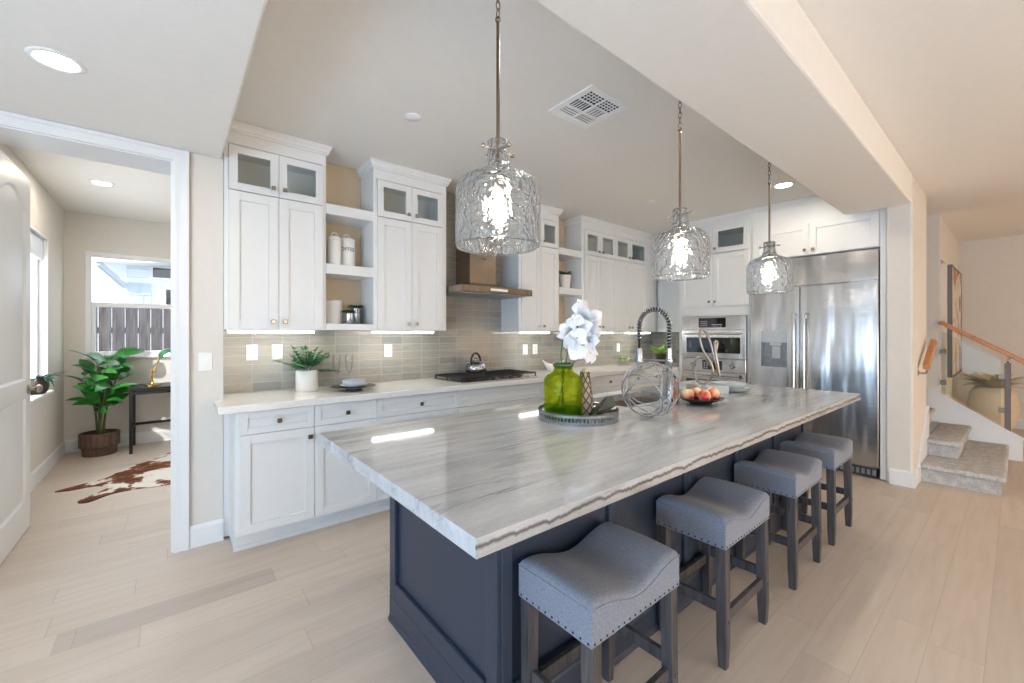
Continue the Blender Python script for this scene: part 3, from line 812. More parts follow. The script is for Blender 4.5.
# hood
t = thing('range_hood', 'stainless chimney range hood above the cooktop', 'range hood', (2.36, 3.0, 1.715), 0)
HW = .415
b = B(); b.box(-HW, HW, .06, .57, 0, .006).box(-HW, HW, .06, .075, .006, .06).box(-HW, -HW + .012, .075, .57, .006, .06).box(HW - .012, HW, .075, .57, .006, .06)
b.rings([[(-HW, .06, .06), (HW, .06, .06), (HW, .57, .06), (-HW, .57, .06)], [(-.17, .30, .115), (.17, .30, .115), (.17, .57, .115), (-.17, .57, .115)]])
b.build('canopy', 'steel_warm', t, bevel=.002)
b = B(); b.box(-.155, .155, .315, .565, .116, .62).box(-.150, .150, .32, .565, .62, CEIL - 1.717)
b.build('chimney', 'steel_warm', t, bevel=.002)
b = B(); b.box(-.10, .10, .056, .0595, .022, .044, .001); b.build('control_strip', 'plastic', t)
b = B(); b.lathe([(.006, .3145), (.006, .3115)], (-.018, 0, .36), 12, 'y')
for k_ in range(3): b.box(-.004 + k_ * .014, .007 + k_ * .014, .312, .3145, .354, .366)
b.build('emblem', 'black', t)
b = B()
for i in range(2): b.box(-.38 + i * .39, -.01 + i * .39, .12, .50, -.004, -.0002)
b.build('filter', 'galv', t)

# cooktop
t = thing('gas_cooktop', 'gas cooktop with cast iron grates under the hood', 'cooktop', (2.38, 3.27, .9142), 0)
B().box(-.455, .455, -.25, .25, 0, .010, .003).build('tray', 'steel', t)
for gx in (-.30, 0, .30):
    g = B()
    xa, xb, ya, yb_ = gx - .145, gx + .145, -.20, .22
    for x in (xa, xb): g.bar((x, ya, .042), (x, yb_, .042), .012, .012)
    for y in (ya, yb_): g.bar((xa, y, .042), (xb, y, .042), .012, .012)
    for i in range(1, 5): g.bar((xa + (xb - xa) * i / 5, ya, .044), (xa + (xb - xa) * i / 5, yb_, .044), .012, .009)
    g.bar((xa, .01, .042), (xb, .01, .042), .012, .012)
    for x in (xa, xb):
        for y in (ya, yb_, .01): g.bar((x, y, .0101), (x, y, .04), .012, .012)
    g.build('grate', 'iron', t)
for x, y in ((-.30, -.1), (-.30, .12), (0, .01), (.30, -.1), (.30, .12)):
    B().lathe([(.045, .0101), (.045, .02), (.03, .024), (.03, .03), (0, .031)], (x, y, 0), 20).build('burner', 'iron', t, 40)
for i in range(5):
    B().lathe([(.017, .0101), (.019, .018), (.016, .034), (0, .035)], (-.2 + .1 * i, -.228, 0), 16).build('control_knob', 'iron', t, 40)

# kettle
t = thing('kettle', 'shiny round tea kettle with black arched handle', 'kettle', (2.33, 3.40, .9642), R(200))
b = B(); b.lathe([(.085, 0), (.10, .012), (.105, .04), (.095, .075), (.07, .10), (.045, .11)], (0, 0, 0), 32)
b.build('body', 'chrome', t, 60)
b = B(); b.lathe([(.045, .1101), (.043, .116), (.012, .122), (.010, .130), (.016, .136), (.016, .145), (0, .148)], (0, 0, 0), 24); b.build('lid', 'chrome', t, 50)
b = B(); b.tube([(.085, 0, .07), (.115, 0, .09), (.135, 0, .115)], [.018, .013, .011], 12); b.build('spout', 'chrome', t, True)
b = B()
pts = [(.078 * math.cos(a) - .0, 0, 0.10 + .088 * math.sin(a)) for a in [PI * i / 16 for i in range(17)]]
b.tube(pts, .011, 10); b.build('handle', 'black', t, True)

# ================================================================== OVEN WALL (faces -X)
t = thing('oven_tower', 'tall white cabinet housing the stacked ovens', 'cabinet', (5.05, 2.763, 0), R(-90))
TW = .86
b = B(); b.box(0, .045, 0, .69, .012, 1.58).box(TW - .045, TW, 0, .69, .012, 1.58).box(.045, TW - .045, .60, .69, .012, 1.58).box(.045, TW - .045, 0, .60, .012, .30)
b.box(.045, TW - .045, 0, .60, 1.56, 1.58).box(0, TW, 0, .69, 1.58, 2.285)
b.box(0, .02, 0, .69, 2.285, 2.66).box(TW - .02, TW, 0, .69, 2.285, 2.66).box(.02, TW - .02, .67, .69, 2.285, 2.66).box(0, TW, 0, .69, 2.66, 2.665).box(.02, TW - .02, 0, .02, 2.625, 2.66).box(0, TW, 0, .69, 2.665, 2.675)
b.build('carcass', 'cab', t)
b = B(); crown(b, 0, TW, 0, .69, 2.675, CEIL - .001, .036, (True, False)); b.build('crown_moulding', 'cab', t)
for xa, xb, s in ((.02, TW / 2, 'R'), (TW / 2, TW - .02, 'L')):
    d = B(); shaker(d, xa + GAP, xb - GAP, 1.675, 2.297); dob = d.build('door', 'cab', t, bevel=.0012)
    kx = xb - .035 if s == 'R' else xa + .035
    knob(dob, kx, 1.73)
    d = B(); shaker(d, xa + GAP, xb - GAP, 2.306, 2.62, glass=True); gob = d.build('glass_door', 'cab', t, bevel=.0012)
    B().box(xa + .06, xb - .06, -.013, -.009, 2.366, 2.56).build('pane', 'pane', gob)
    knob(gob, kx, 2.36)
d = B(); shaker(d, .02, TW - .02, .12, .295); dob = d.build('drawer', 'cab', t); knob(dob, TW / 2, .21)

OW = .762; ox = (TW - OW) / 2
def bar_handle(b, xa, xb, z, y, r=.011, out=.045):
    b.cyl((xa, y - out, z), (xb, y - out, z), r, n=14)
    for x in (xa + .04, xb - .04): b.cyl((x, y, z), (x, y - out, z), r * .8, n=10)
    return b
t = thing('microwave_oven', 'stainless built-in microwave oven, upper of the two', 'oven', (5.05, 2.763 - ox, 0), R(-90))
B().box(.004, OW - .004, -.003, .5, 1.052, 1.556).build('body', 'steel', t)
b = B(); b.box(.002, OW - .002, -.030, -.0035, 1.395, 1.556, .003); cp = b.build('control_panel', 'steel', t)
b = B(); b.box(.22, .54, -.0325, -.0303, 1.42, 1.535, .001); dp = b.build('display', 'dark_glass', cp)
b = B()
for k_ in range(4):
    for q in range(3): b.box(.245 + k_ * .022, .255 + k_ * .022, -.0334, -.0327, 1.44 + q * .025, 1.446 + q * .025)
for k_ in range(5): b.box(.38 + k_ * .026, .394 + k_ * .026, -.0334, -.0327, 1.45, 1.456)
for k_ in range(3): b.box(.40 + k_ * .04, .408 + k_ * .04, -.0334, -.0327, 1.428, 1.436)
b.build('display_marks', 'display', cp)
b = B(); b.box(.002, .06, -.034, -.0035, 1.055, 1.385).box(OW - .06, OW - .002, -.034, -.0035, 1.055, 1.385).box(.06, OW - .06, -.034, -.0035, 1.055, 1.115).box(.06, OW - .06, -.034, -.0035, 1.30, 1.385)
dob = b.build('oven_door', 'steel', t, bevel=.002)
B().box(.06, OW - .06, -.032, -.01, 1.115, 1.30).build('window_glass', 'dark_glass', dob)
bar_handle(B(), .05, OW - .05, 1.345, -.034).build('handle', 'steel', dob, 40)
t = thing('wall_oven', 'stainless wall oven with two round dials, below the microwave', 'oven', (5.05, 2.763 - ox, 0), R(-90))
B().box(.004, OW - .004, -.003, .5, .302, 1.048).build('body', 'steel', t)
b = B(); b.box(.002, OW - .002, -.030, -.0035, .895, 1.045, .003); cp = b.build('control_panel', 'steel', t)
B().box(.265, .50, -.0325, -.0303, .915, 1.025, .001).build('display', 'dark_glass', cp)
b = B()
for q in range(3):
    for k_ in range(2): b.box(.285 + k_ * .03, .297 + k_ * .03, -.0334, -.0327, .93 + q * .03, .938 + q * .03)
b.build('display_marks', 'display', cp)
for x in (.15, .615):
    B().lathe([(.034, -.0305), (.034, -.036), (.027, -.040), (.025, -.062), (.0, -.064)], (x, 0, .97), 24, 'y').build('dial', 'chrome', t, 40)
b = B(); b.box(.002, .06, -.034, -.0035, .305, .885).box(OW - .06, OW - .002, -.034, -.0035, .305, .885).box(.06, OW - .06, -.034, -.0035, .305, .39).box(.06, OW - .06, -.034, -.0035, .79, .885)
dob = b.build('oven_door', 'steel', t, bevel=.002)
B().box(.06, OW - .06, -.032, -.01, .39, .79).build('window_glass', 'dark_glass', dob)
bar_handle(B(), .05, OW - .05, .835, -.034).build('handle', 'steel', dob, 40)
B().box(.69, .72, -.0352, -.0342, .84, .87).build('badge', 'slot', dob)

# fridge and surround
FW = 1.088
t = thing('refrigerator', 'tall stainless built-in refrigerator with side by side doors', 'refrigerator', (5.05, 1.90, 0), R(-90))
B().box(.004, FW - .004, .0, .66, .10, 2.13).build('body', 'steel', t)
b = B(); b.box(.002, FW - .002, -.03, -.001, 1.84, 2.13, .004); b.build('top_panel', 'steel', t)
SP = .468
def fdoor(xa, xb, hole=None):
    b = B()
    if hole:
        hx0, hx1, hz0, hz1 = hole
        b.box(xa, hx0, -.034, -.001, .11, 1.828).box(hx1, xb, -.034, -.001, .11, 1.828).box(hx0, hx1, -.034, -.001, .11, hz0).box(hx0, hx1, -.034, -.001, hz1, 1.828)
    else: b.box(xa, xb, -.034, -.001, .11, 1.828, .004)
    return b
dl = fdoor(.003, SP - .003, (.105, .355, .99, 1.375)).build('freezer_door', 'steel', t)
d = B(); d.box(.105, .355, -.040, -.020, 1.25, 1.375, .003); d.build('dispenser_panel', 'stone_blue', dl)
d = B(); d.box(.105, .355, -.008, -.002, .99, 1.25).box(.105, .117, -.036, -.008, .99, 1.25).box(.343, .355, -.036, -.008, .99, 1.25).box(.117, .343, -.036, -.008, .99, 1.003)
d.build('dispenser_recess', 'galv', dl)
d = B(); d.box(.19, .30, -.034, -.012, 1.215, 1.249, .004).box(.205, .285, -.014, -.0082, 1.08, 1.21, .002); d.build('dispenser_spout', 'stone_blue', dl)
dr2 = fdoor(SP + .003, FW - .003).build('fridge_door', 'steel', t)
for x, par in ((SP - .045, dl), (SP + .045, dr2)):
    b = B(); b.box(x - .013, x + .013, -.095, -.072, .62, 1.56, .005)
    for z in (.66, 1.52): b.box(x - .009, x + .009, -.072, -.0345, z - .02, z + .02)
    b.build('handle', 'steel', par)
b = B(); b.box(.02, FW - .02, -.012, -.001, .012, .098)
b.build('toe_panel', 'slot', t)
b = B()
for i in range(26): b.box(.04 + i * .04, .064 + i * .04, -.0175, -.0125, .03, .08)
b.build('toe_grille', 'galv', t)

t = thing('fridge_cabinet', 'white two door cabinet above the refrigerator', 'cabinet', (5.05, 1.90, 0), R(-90))
b = B(); b.box(0, 1.094, 0, .69, 2.145, CEIL - .003)
b.build('carcass', 'cab', t)
for xa, xb, kx in ((.012, .545, .51), (.545, 1.088, .58)):
    d = B(); shaker(d, xa + GAP, xb - GAP, 2.152, 2.472); dob = d.build('door', 'cab', t, bevel=.0012); knob(dob, kx, 2.20)
b = B(); crown(b, 0, 1.094, 0, .2, 2.675, CEIL - .001, .036, (False, False)); b.build('crown_moulding', 'cab', t)
t = B().box(5.03, 5.74, .766, .8045, .012, CEIL - .002).build('end_panel', 'cab')
tag(t, 'tall white end panel between the refrigerator and the wall end', 'panel')

# ================================================================== ISLAND
IX0, IX1, IY0, IY1 = .495, 3.83, .72, 1.92
SX0, SX1, SY0, SY1 = 2.06, 2.74, 1.46, 1.80
b = B()
b.box(0, SX0 - IX0, 0, IY1 - IY0, 0, .044).box(SX1 - IX0, IX1 - IX0, 0, IY1 - IY0, 0, .044)
b.box(SX0 - IX0, SX1 - IX0, 0, SY0 - IY0, 0, .044).box(SX0 - IX0, SX1 - IX0, SY1 - IY0, IY1 - IY0, 0, .044)
bmesh.ops.remove_doubles(b.bm, verts=b.bm.verts[:], dist=1e-5)
tag(b.build('island_countertop', 'granite', loc=(IX0, IY0, .87)), 'veined grey quartzite slab on top of the dark island', 'countertop')
t = thing('kitchen_island', 'long dark navy island base with panelled sides', 'island', (.816, 1.06, 0))
IL, ID = 2.97, .82
b = B(); b.box(0, IL, 0, .02, .0, .868).box(0, .02, .02, ID - .02, 0, .868).box(IL - .02, IL, .02, ID - .02, 0, .868).box(0, IL, ID - .02, ID, 0, .868)
b.box(.02, SX0 - .84, .02, ID - .02, .84, .868).box(SX1 - .79, IL - .02, .02, ID - .02, .84, .868)
b.build('body', 'navy', t)
# end panels frames
def frame_x(b, x, y0, y1, z0, z1, st, t_):
    b.box(x - t_, x, y0, y0 + st, z0, z1).box(x - t_, x, y1 - st, y1, z0, z1).box(x - t_, x, y0 + st, y1 - st, z0, z0 + st * 1.2).box(x - t_, x, y0 + st, y1 - st, z1 - st, z1)
b = B(); frame_x(b, -.0002, -.012, ID, .12, .868, .06, .018)
b.build('end_frame', 'navy', t, bevel=.003)
b = B(); n = 5; pw = IL / n
for i in range(n):
    x0 = i * pw; x1 = x0 + pw
    b.box(x0, x0 + .045, -.016, -.0002, .12, .868).box(x1 - .045, x1 - .002, -.016, -.0002, .12, .868).box(x0 + .045, x1 - .045, -.016, -.0002, .12, .20).box(x0 + .045, x1 - .045, -.016, -.0002, .80, .868)
b.build('front_frame', 'navy', t, bevel=.003)
bp = [(0, 0), (-.025, 0), (-.0245, .010), (-.021, .020), (-.018, .024), (-.0175, .112), (-.014, .12), (0, .12)]
b = B(); b.prism_x([(y - .0003, z) for y, z in bp], -.025, IL)
b.prism_y([(y - .0003, z) for y, z in bp], -.025, ID)
b.build('plinth_moulding', 'navy', t)
# sink
t = thing('kitchen_sink', 'stainless undermount sink sunk into the island top', 'sink', (SX0, SY0, .87))
b = B(); sw, sd = SX1 - SX0, SY1 - SY0; th = .006
b.box(.002, th, .002, sd - .002, -.2, -.0005).box(sw - th, sw - .002, .002, sd - .002, -.2, -.0005).box(th, sw - th, .002, th, -.2, -.0005).box(th, sw - th, sd - th, sd - .002, -.2, -.0005).box(.002, sw - .002, .002, sd - .002, -.206, -.2)
b.build('basin', 'sinksteel', t)
B().lathe([(.045, -.1999), (.045, -.197), (.03, -.198), (0, -.199)], (sw / 2, sd / 2, 0), 24).build('drain', 'chrome', t, 40)
# faucet
FXc, FYc = 2.365, 1.36
t = thing('kitchen_faucet', 'tall chrome spring neck faucet at the island sink', 'faucet', (FXc, FYc, .9142))
b = B(); b.lathe([(.030, 0), (.030, .006), (.024, .012), (.019, .03), (.019, .23), (.022, .235), (.022, .27), (.016, .275), (.015, .34)], (0, 0, 0), 24); b.build('post', 'chrome', t, 40)
ARC = []
for i in range(33):
    a = PI * i / 32
    ARC.append((0, .105 - .105 * math.cos(a), .48 + .105 * math.sin(a)))
path = [(0, 0, .33 + .15 * i / 8) for i in range(8)] + ARC + [(0, .21, .48 - .03 * i) for i in range(1, 4)]
b = B(); b.tube(path, .0105, 10); b.tube([(0, .21, .40), (0, .21, .30)], .007, 10); b.build('hose', 'rubber', t, True)
# spring coil round the hose
def along(path, s):
    P_ = [Vector(p) for p in path]; L = [0]
    for a, c in zip(P_, P_[1:]): L.append(L[-1] + (c - a).length)
    d = s * L[-1]
    for i in range(len(P_) - 1):
        if L[i + 1] >= d:
            q = (d - L[i]) / max(1e-9, L[i + 1] - L[i]); return P_[i].lerp(P_[i + 1], q), (P_[i + 1] - P_[i]).normalized()
    return P_[-1], (P_[-1] - P_[-2]).normalized()
coil = []; turns = 30; NS = turns * 12
for i in range(NS + 1):
    p, tn = along(path, i / NS)
    u = Vector((1, 0, 0)); v_ = tn.cross(u)
    a = 2 * PI * turns * i / NS
    coil.append(p + (u * math.cos(a) + v_ * math.sin(a)) * .0158)
b = B(); b.tube(coil, .0034, 6); b.build('spring', 'chrome', t, True)
b = B(); b.lathe([(.011, .34), (.018, .335), (.021, .29), (.023, .225), (.019, .215), (.017, .19), (0, .189)], (0, .21, 0), 20); b.build('spray_head', 'chrome', t, 40)
b = B(); b.cyl((0, .02, .262), (0, .19, .262), .007, n=10); b.lathe([(.026, .25), (.026, .274), (.0235, .274), (.0235, .25)], (0, .21, 0), 20, cap0=False, cap1=False); b.build('holder_arm', 'chrome', t, 40)
b = B(); b.cyl((.019, 0, .10), (.05, 0, .10), .013, n=14); b.tube([(.05, 0, .10), (.075, -.01, .115), (.11, -.02, .15)], .006, 8); b.build('lever', 'chrome', t, 40)
# soap bottle beside the faucet
t = thing('soap_bottle', 'small orange soap bottle standing behind the faucet', 'bottle', (2.50, 1.40, .9142))
B().lathe([(.026, 0), (.028, .01), (.028, .10), (.018, .125), (.012, .13), (.012, .14)], (0, 0, 0), 20).build('body', 'orange', t, 40)
b = B(); b.cyl((0, 0, .1401), (0, 0, .165), .008, n=10); b.bar((0, 0, .168), (.03, .02, .168), .008, .01); b.build('pump', 'black', t)

# ================================================================== STOOLS
def stool(label, loc):
    t = thing('bar_stool', label, 'stool', loc, 0, 'bar stools along the island')
    SWx, SWy = .458, .305; hx, hy = SWx / 2, SWy / 2
    zb_ = .485
    def ztop(x):
        q = x / hx
        return .566 + .041 * (0.5 - 0.5 * math.cos(PI * min(1, abs(q) / .86))) 
    Rr = .022
    ex = [0, .0015, .005, .011, .022]
    xs = sorted({-hx + e for e in ex} | {hx - e for e in ex} | {-hx + .022 + (SWx - .044) * i / 16 for i in range(17)})
    ys = sorted({-hy + e for e in ex} | {hy - e for e in ex} | {-hy + .022 + (SWy - .044) * i / 8 for i in range(9)})
    def drop(e): 
        return 0 if e >= Rr else Rr - math.sqrt(max(0, Rr * Rr - (Rr - e) ** 2))
    b = B(); bm = b.bm; g = {}
    for i, x in enumerate(xs):
        for j, y in enumerate(ys):
            ce = drop(min(x + hx, hx - x)) ; cy = drop(min(y + hy, hy - y))
            dome = .006 * (1 - (y / hy) ** 2)
            g[i, j] = bm.verts.new((x, y, ztop(x) + dome - min(Rr, math.hypot(ce, cy))))
    for i in range(len(xs) - 1):
        for j in range(len(ys) - 1): bm.faces.new((g[i, j], g[i + 1, j], g[i + 1, j + 1], g[i, j + 1]))
    edge = [(i, 0) for i in range(len(xs))] + [(len(xs) - 1, j) for j in range(1, len(ys))] + [(i, len(ys) - 1) for i in range(len(xs) - 2, -1, -1)] + [(0, j) for j in range(len(ys) - 2, 0, -1)]
    lo = []
    for e in edge:
        v = g[e]; lo.append(bm.verts.new((v.co.x, v.co.y, zb_)))
    for k in range(len(edge)):
        k2 = (k + 1) % len(edge)
        bm.faces.new((g[edge[k]], lo[k], lo[k2], g[edge[k2]]))
    bm.faces.new(lo)
    st_ = b.build('seat', 'linen', t, 50)
    # seam piping around the upper edge
    pts = [(x, -hy - .0005, ztop(x) - Rr + .002) for x in [-hx + SWx * i / 24 for i in range(25)]]
    p2 = [(hx + .0005, y, ztop(hx) - Rr + .002) for y in (-hy + .003, 0, hy - .003)]
    pb = B(); pb.tube(pts, .0019, 6); pb.tube(p2, .0019, 6); pb.tube([(-q[0], q[1], q[2]) for q in p2], .0019, 6); pb.tube([(q[0], -q[1], q[2]) for q in pts], .0019, 6)
    pb.build('piping', 'linen', st_, True)
    nb = B()
    def nail(x, y, nx, ny):
        c = Vector((x, y, zb_ + .009)); d = Vector((nx, ny, 0)); u = Vector((0, 0, 1)); w_ = d.cross(u)
        rs = [[c + d * h_ + (u * math.cos(a) + w_ * math.sin(a)) * r_ for a in [2 * PI * k / 6 for k in range(6)]] for r_, h_ in ((.0040, .0), (.0032, .0018), (.001, .0026))]
        nb.rings(rs)
    k = 17
    for i in range(k):
        x = -hx + .012 + (SWx - .024) * i / (k - 1)
        nail(x, -hy, 0, -1); nail(x, hy, 0, 1)
    for i in range(11):
        y = -hy + .012 + (SWy - .024) * i / 10
        nail(hx, y, 1, 0); nail(-hx, y, -1, 0)
    nb.build('nailhead_trim', 'darknail', st_)
    lx, ly = hx - .026, hy - .024
    for sx in (-1, 1):
        for sy in (-1, 1):
            l = B(); l.rings([[(sx * lx * 1.01 + a * .015, sy * ly * (1.04 if sy < 0 else .99) + c_ * .015, 0) for a, c_ in ((1, 1), (-1, 1), (-1, -1), (1, -1))],
                              [(sx * lx * 1.01 + a * .0195, sy * ly * (1.04 if sy < 0 else .99) + c_ * .0195, .10) for a, c_ in ((1, 1), (-1, 1), (-1, -1), (1, -1))],
                              [(sx * lx + a * .021, sy * ly + c_ * .021, zb_ - .0005) for a, c_ in ((1, 1), (-1, 1), (-1, -1), (1, -1))]])
            lob = l.build('leg', 'stoolwood', t, bevel=.002)
            B().lathe([(.007, -.0001), (.007, -.003), (0, -.004)] if sy < 0 else [(.007, .0001), (.007, .003), (0, .004)], (sx * lx * 1.008, (sy * ly * 1.035 if sy < 0 else ly) + sy * .0205, .19), 10, 'y').build('bolt_cap', 'nickel', lob)
    for sy in (-1, 1):
        l = B(); l.bar((-lx + .02, sy * ly * 1.02, .195), (lx - .02, sy * ly * 1.02, .195), .042, .02, (0, 0, 1)); l.build('stretcher', 'stoolwood', t, bevel=.002)
    for sx in (-1, 1):
        l = B(); l.bar((sx * lx, -ly + .02, .235), (sx * lx, ly - .02, .235), .042, .02, (0, 0, 1)); l.build('stretcher', 'stoolwood', t, bevel=.002)
    return t
s0 = stool('grey bar stool nearest the island corner, cut by the lower frame edge', (1.112, .887, 0))
dup(s0, (1.927, .888, 0), 'grey bar stool second from the near island corner')
dup(s0, (2.742, .888, 0), 'grey bar stool third from the near island corner, one before the last')
dup(s0, (3.46, .888, 0), 'grey bar stool nearest the refrigerator at the far island end')

# ================================================================== PENDANTS
def pendant(label, loc):
    t = thing('pendant_light', label, 'pendant lamp', loc, 0, 'glass pendants over the island')
    # local z = 0 at the glass rim (1.632 m)
    b = B()
    prof = [(.144, .018), (.147, .03), (.148, .06), (.148, .10), (.148, .15), (.148, .20), (.145, .222), (.134, .245), (.112, .262), (.085, .274), (.060, .285), (.046, .300), (.038, .325), (.034, .36), (.036, .392)]
    b.lathe(prof, (0, 0, 0), 64, cap0=False, cap1=False)
    sh = b.build('glass_shade', 'glass_water', t, True, solid=.006)
    b = B(); b.cyl((-.062, 0, .362), (.062, 0, .362), .0045, n=8); b.cyl((0, -.062, .362), (0, .062, .362), .0045, n=8)
    for p in ((-.064, 0), (.064, 0), (0, -.064), (0, .064)): b.ball((p[0], p[1], .362), .009, 10, 6)
    b.build('cross_bracket', 'nickel', t, 40)
    top = CEIL - 1.632
    b = B(); b.cyl((0, 0, .27), (0, 0, .825), .0065, n=12); b.ball((0, 0, .828), .011, 10, 6)
    b.build('rod', 'bronze', t, 40)
    b = B(); b.lathe([(.0, .215), (.022, .22), (.022, .27), (.014, .285), (.0, .286)], (0, 0, 0), 16); b.build('socket', 'nickel', t, 40)
    b = B(); b.lathe([(.0, .095), (.008, .098), (.013, .12), (.016, .15), (.015, .18), (.012, .20), (.012, .214)], (0, 0, 0), 20); b.build('bulb', 'bulb', t, True)
    z = .834; k = 0
    b = B()
    while z < top - .03:
        pts = []
        for i in range(12):
            a = 2 * PI * i / 12; x = .008 * math.cos(a); zz = z + .016 + .018 * math.sin(a)
            pts.append((x, 0, zz) if k % 2 else (0, x, zz))
        b.tube(pts, .0022, 6, loop=True); z += .028; k += 1
    b.build('chain', 'bronze', t, True)
    b = B(); b.lathe([(.0, top - .03), (.02, top - .028), (.055, top - .012), (.06, top - .0005), (0, top - .0004)], (0, 0, 0), 24); b.build('canopy', 'nickel', t, 40)
    return t
p0 = pendant('rippled glass pendant nearest, hanging before the range hood', (.901, 1.175, 1.632))
dup(p0, (2.154, 1.175, 1.632), 'rippled glass pendant in the middle, hanging above the faucet')
dup(p0, (3.44, 1.175, 1.632), 'rippled glass pendant hanging before the refrigerator')

# ================================================================== ISLAND DECOR
TZ = .9142
TRX, TRY = 1.60, 1.42
t = thing('round_tray', 'round galvanised tray with pierced rim on the island', 'tray', (TRX, TRY, TZ))
b = B(); b.lathe([(.20, .0), (.20, .003), (0, .0031)], (0, 0, 0), 48); b.build('tray_floor', 'galv', t, 40)
b = B(); b.lathe([(.200, .003), (.201, .012), (.201, .0125), (.1975, .0125), (.1975, .003)], (0, 0, 0), 64, cap0=False, cap1=False)
b.lathe([(.201, .038), (.2015, .049), (.1975, .049), (.1975, .038)], (0, 0, 0), 64, cap0=False, cap1=False)
NL = 72
for i in range(NL):
    a = 2 * PI * i / NL
    c_ = Vector((math.cos(a), math.sin(a), 0)) * .1995; tn = Vector((-math.sin(a), math.cos(a), 0))
    b.tube([c_ + tn * .0085 * math.cos(q) + Vector((0, 0, .0252 + .0135 * math.sin(q))) for q in [2 * PI * k / 10 for k in range(10)]], .0018, 5, loop=True)
b.build('pierced_rim', 'galv', t, 40)
b = B(); b.tube([(.1995 * math.cos(2 * PI * i / 64), .1995 * math.sin(2 * PI * i / 64), .0505) for i in range(64)], .003, 8, loop=True); b.build('rolled_edge', 'rimdark', t, True)

def on_tray(dx, dz=0.0): pass
VX, VY = 1.535, 1.462
t = thing('glass_vase', 'green glass bottle vase standing on the round tray', 'vase', (VX, VY, TZ + .0045))
b = B(); b.lathe([(.0, .0), (.075, .0), (.090, .006), (.094, .02), (.094, .190), (.092, .200), (.076, .216), (.052, .231), (.045, .237), (.044, .256)], (0, 0, 0), 48, cap1=False)
b.build('glass_body', 'glass_green', t, 50, solid=.005)
b = B(); b.lathe([(.042, .2565), (.049, .258), (.052, .264), (.052, .272), (.046, .277), (.041, .274), (.041, .258)], (0, 0, 0), 32, cap0=False, cap1=False); b.build('lip', plain('green_lip', (40, 84, 34), .12, spec=.7), t, True)
b = B(); b.lathe([(0, .006), (.084, .008), (.088, .055), (0, .056)], (0, 0, 0), 32)
b.build('base_rings', glassy('green_base', (0.45, 0.75, 0.42), 0.3, 60, .4), t, True)

# orchid spray in the vase
t = thing('orchid_stem', 'white orchid spray arching out of the green vase', 'flowers', (VX, VY, TZ + .012))
s1 = [(-.03, .01, .05), (-.01, .0, .14), (.005, -.003, .22), (.02, -.008, .30), (.04, -.016, .39), (.08, -.04, .47), (.12, -.06, .51)]
s2 = [(.01, .01, .05), (.005, .01, .15), (.0, .005, .23), (-.005, .01, .31), (.01, .01, .39), (.03, .01, .46), (.06, .0, .50)]
b = B(); b.tube(s1, .0035, 8); b.tube(s2, .0035, 8)
fl = [(-.04, -.02, .43), (.02, -.045, .455), (.06, -.045, .40), (-.05, .02, .37), (.05, -.055, .33), (-.03, -.035, .345), (.085, -.035, .44), (.03, -.06, .27), (-.035, -.04, .27), (.075, -.045, .265), (.10, -.02, .36), (.0, -.05, .39), (-.06, 0.0, .31), (.035, -.01, .49)]
for f_ in fl: b.tube([(.03 + .2 * f_[0], -.015 + .2 * f_[1], f_[2] - .0), (.036 + f_[0] * .85, -.03 + f_[1] * .85 + .01, f_[2] + .040)], .002, 6)
b.build('stem', 'stemgreen', t, True)
vd = Vector((-.70, -.66, .05)).normalized()
rnd = random.Random(5)
for f_ in fl:
    b = B(); c_ = Vector(f_) + Vector((.050, -.042, .055))
    d = (vd + Vector((rnd.uniform(-1.1, 1.1), rnd.uniform(-1.1, 1.1), rnd.uniform(-.7, .5)))).normalized()
    u = d.cross(Vector((0, 0, 1))).normalized(); w_ = u.cross(d)
    ro = rnd.uniform(-.4, .4)
    for k in range(5):
        a = PI / 2 + 2 * PI * k / 5 + ro
        dirv = (u * math.cos(a) + w_ * math.sin(a)) + d * .15
        wd = .062 if k in (1, 4) else .044
        b.leaf(c_, dirv, .058, wd * 1.1, rnd.uniform(.3, 1.2), up=d, fold=.08, n=6)
    fo = b.build('blossom', 'petal', t, True)
    b = B(); b.leaf(c_ + d * .004, d + w_ * -.6, .013, .010, .6, up=w_, fold=.3, n=4); b.build('lip', 'yellow', fo, True)

t = thing('woven_cone', 'cream woven cone ornament behind the vase on the tray', 'ornament', (1.690, 1.452, TZ + .0045), R(20))
b = B(); b.lathe([(.046, 0), (.045, .02), (.036, .10), (.023, .20), (.010, .245), (.0, .25)], (0, 0, 0), 24, flute=12, famp=.04)
b.build('cone', 'cream', t, True)
b = B()
for s in (1, -1):
    for k in range(6):
        b.tube([((.0465 - .115 * z_) * 1.03 * math.cos(s * z_ * 20 + k * PI / 3), (.0465 - .115 * z_) * 1.03 * math.sin(s * z_ * 20 + k * PI / 3), z_) for z_ in [.004 + .22 * i / 24 for i in range(25)]], .0034, 5)
b.build('weave', plain('woven_tan', (112, 88, 68), .7), t, True)
t = thing('crystal_ornament', 'smoky faceted crystal lying on the round tray', 'ornament', (1.672, 1.335, TZ + .004), R(-20))
b = B(); b.rings([[(-.05, -.024, 0), (.045, -.03, 0), (.05, .022, 0), (-.045, .024, 0)], [(-.03, -.026, .03), (.058, -.024, .05), (.06, .01, .055), (-.03, .018, .032)], [(.03, -.006, .083), (.05, -.005, .085), (.05, .004, .085), (.032, .004, .083)]])
for v_ in b.bm.verts: v_.co *= 1.3
b.build('crystal', 'crystal', t, bevel=.002)

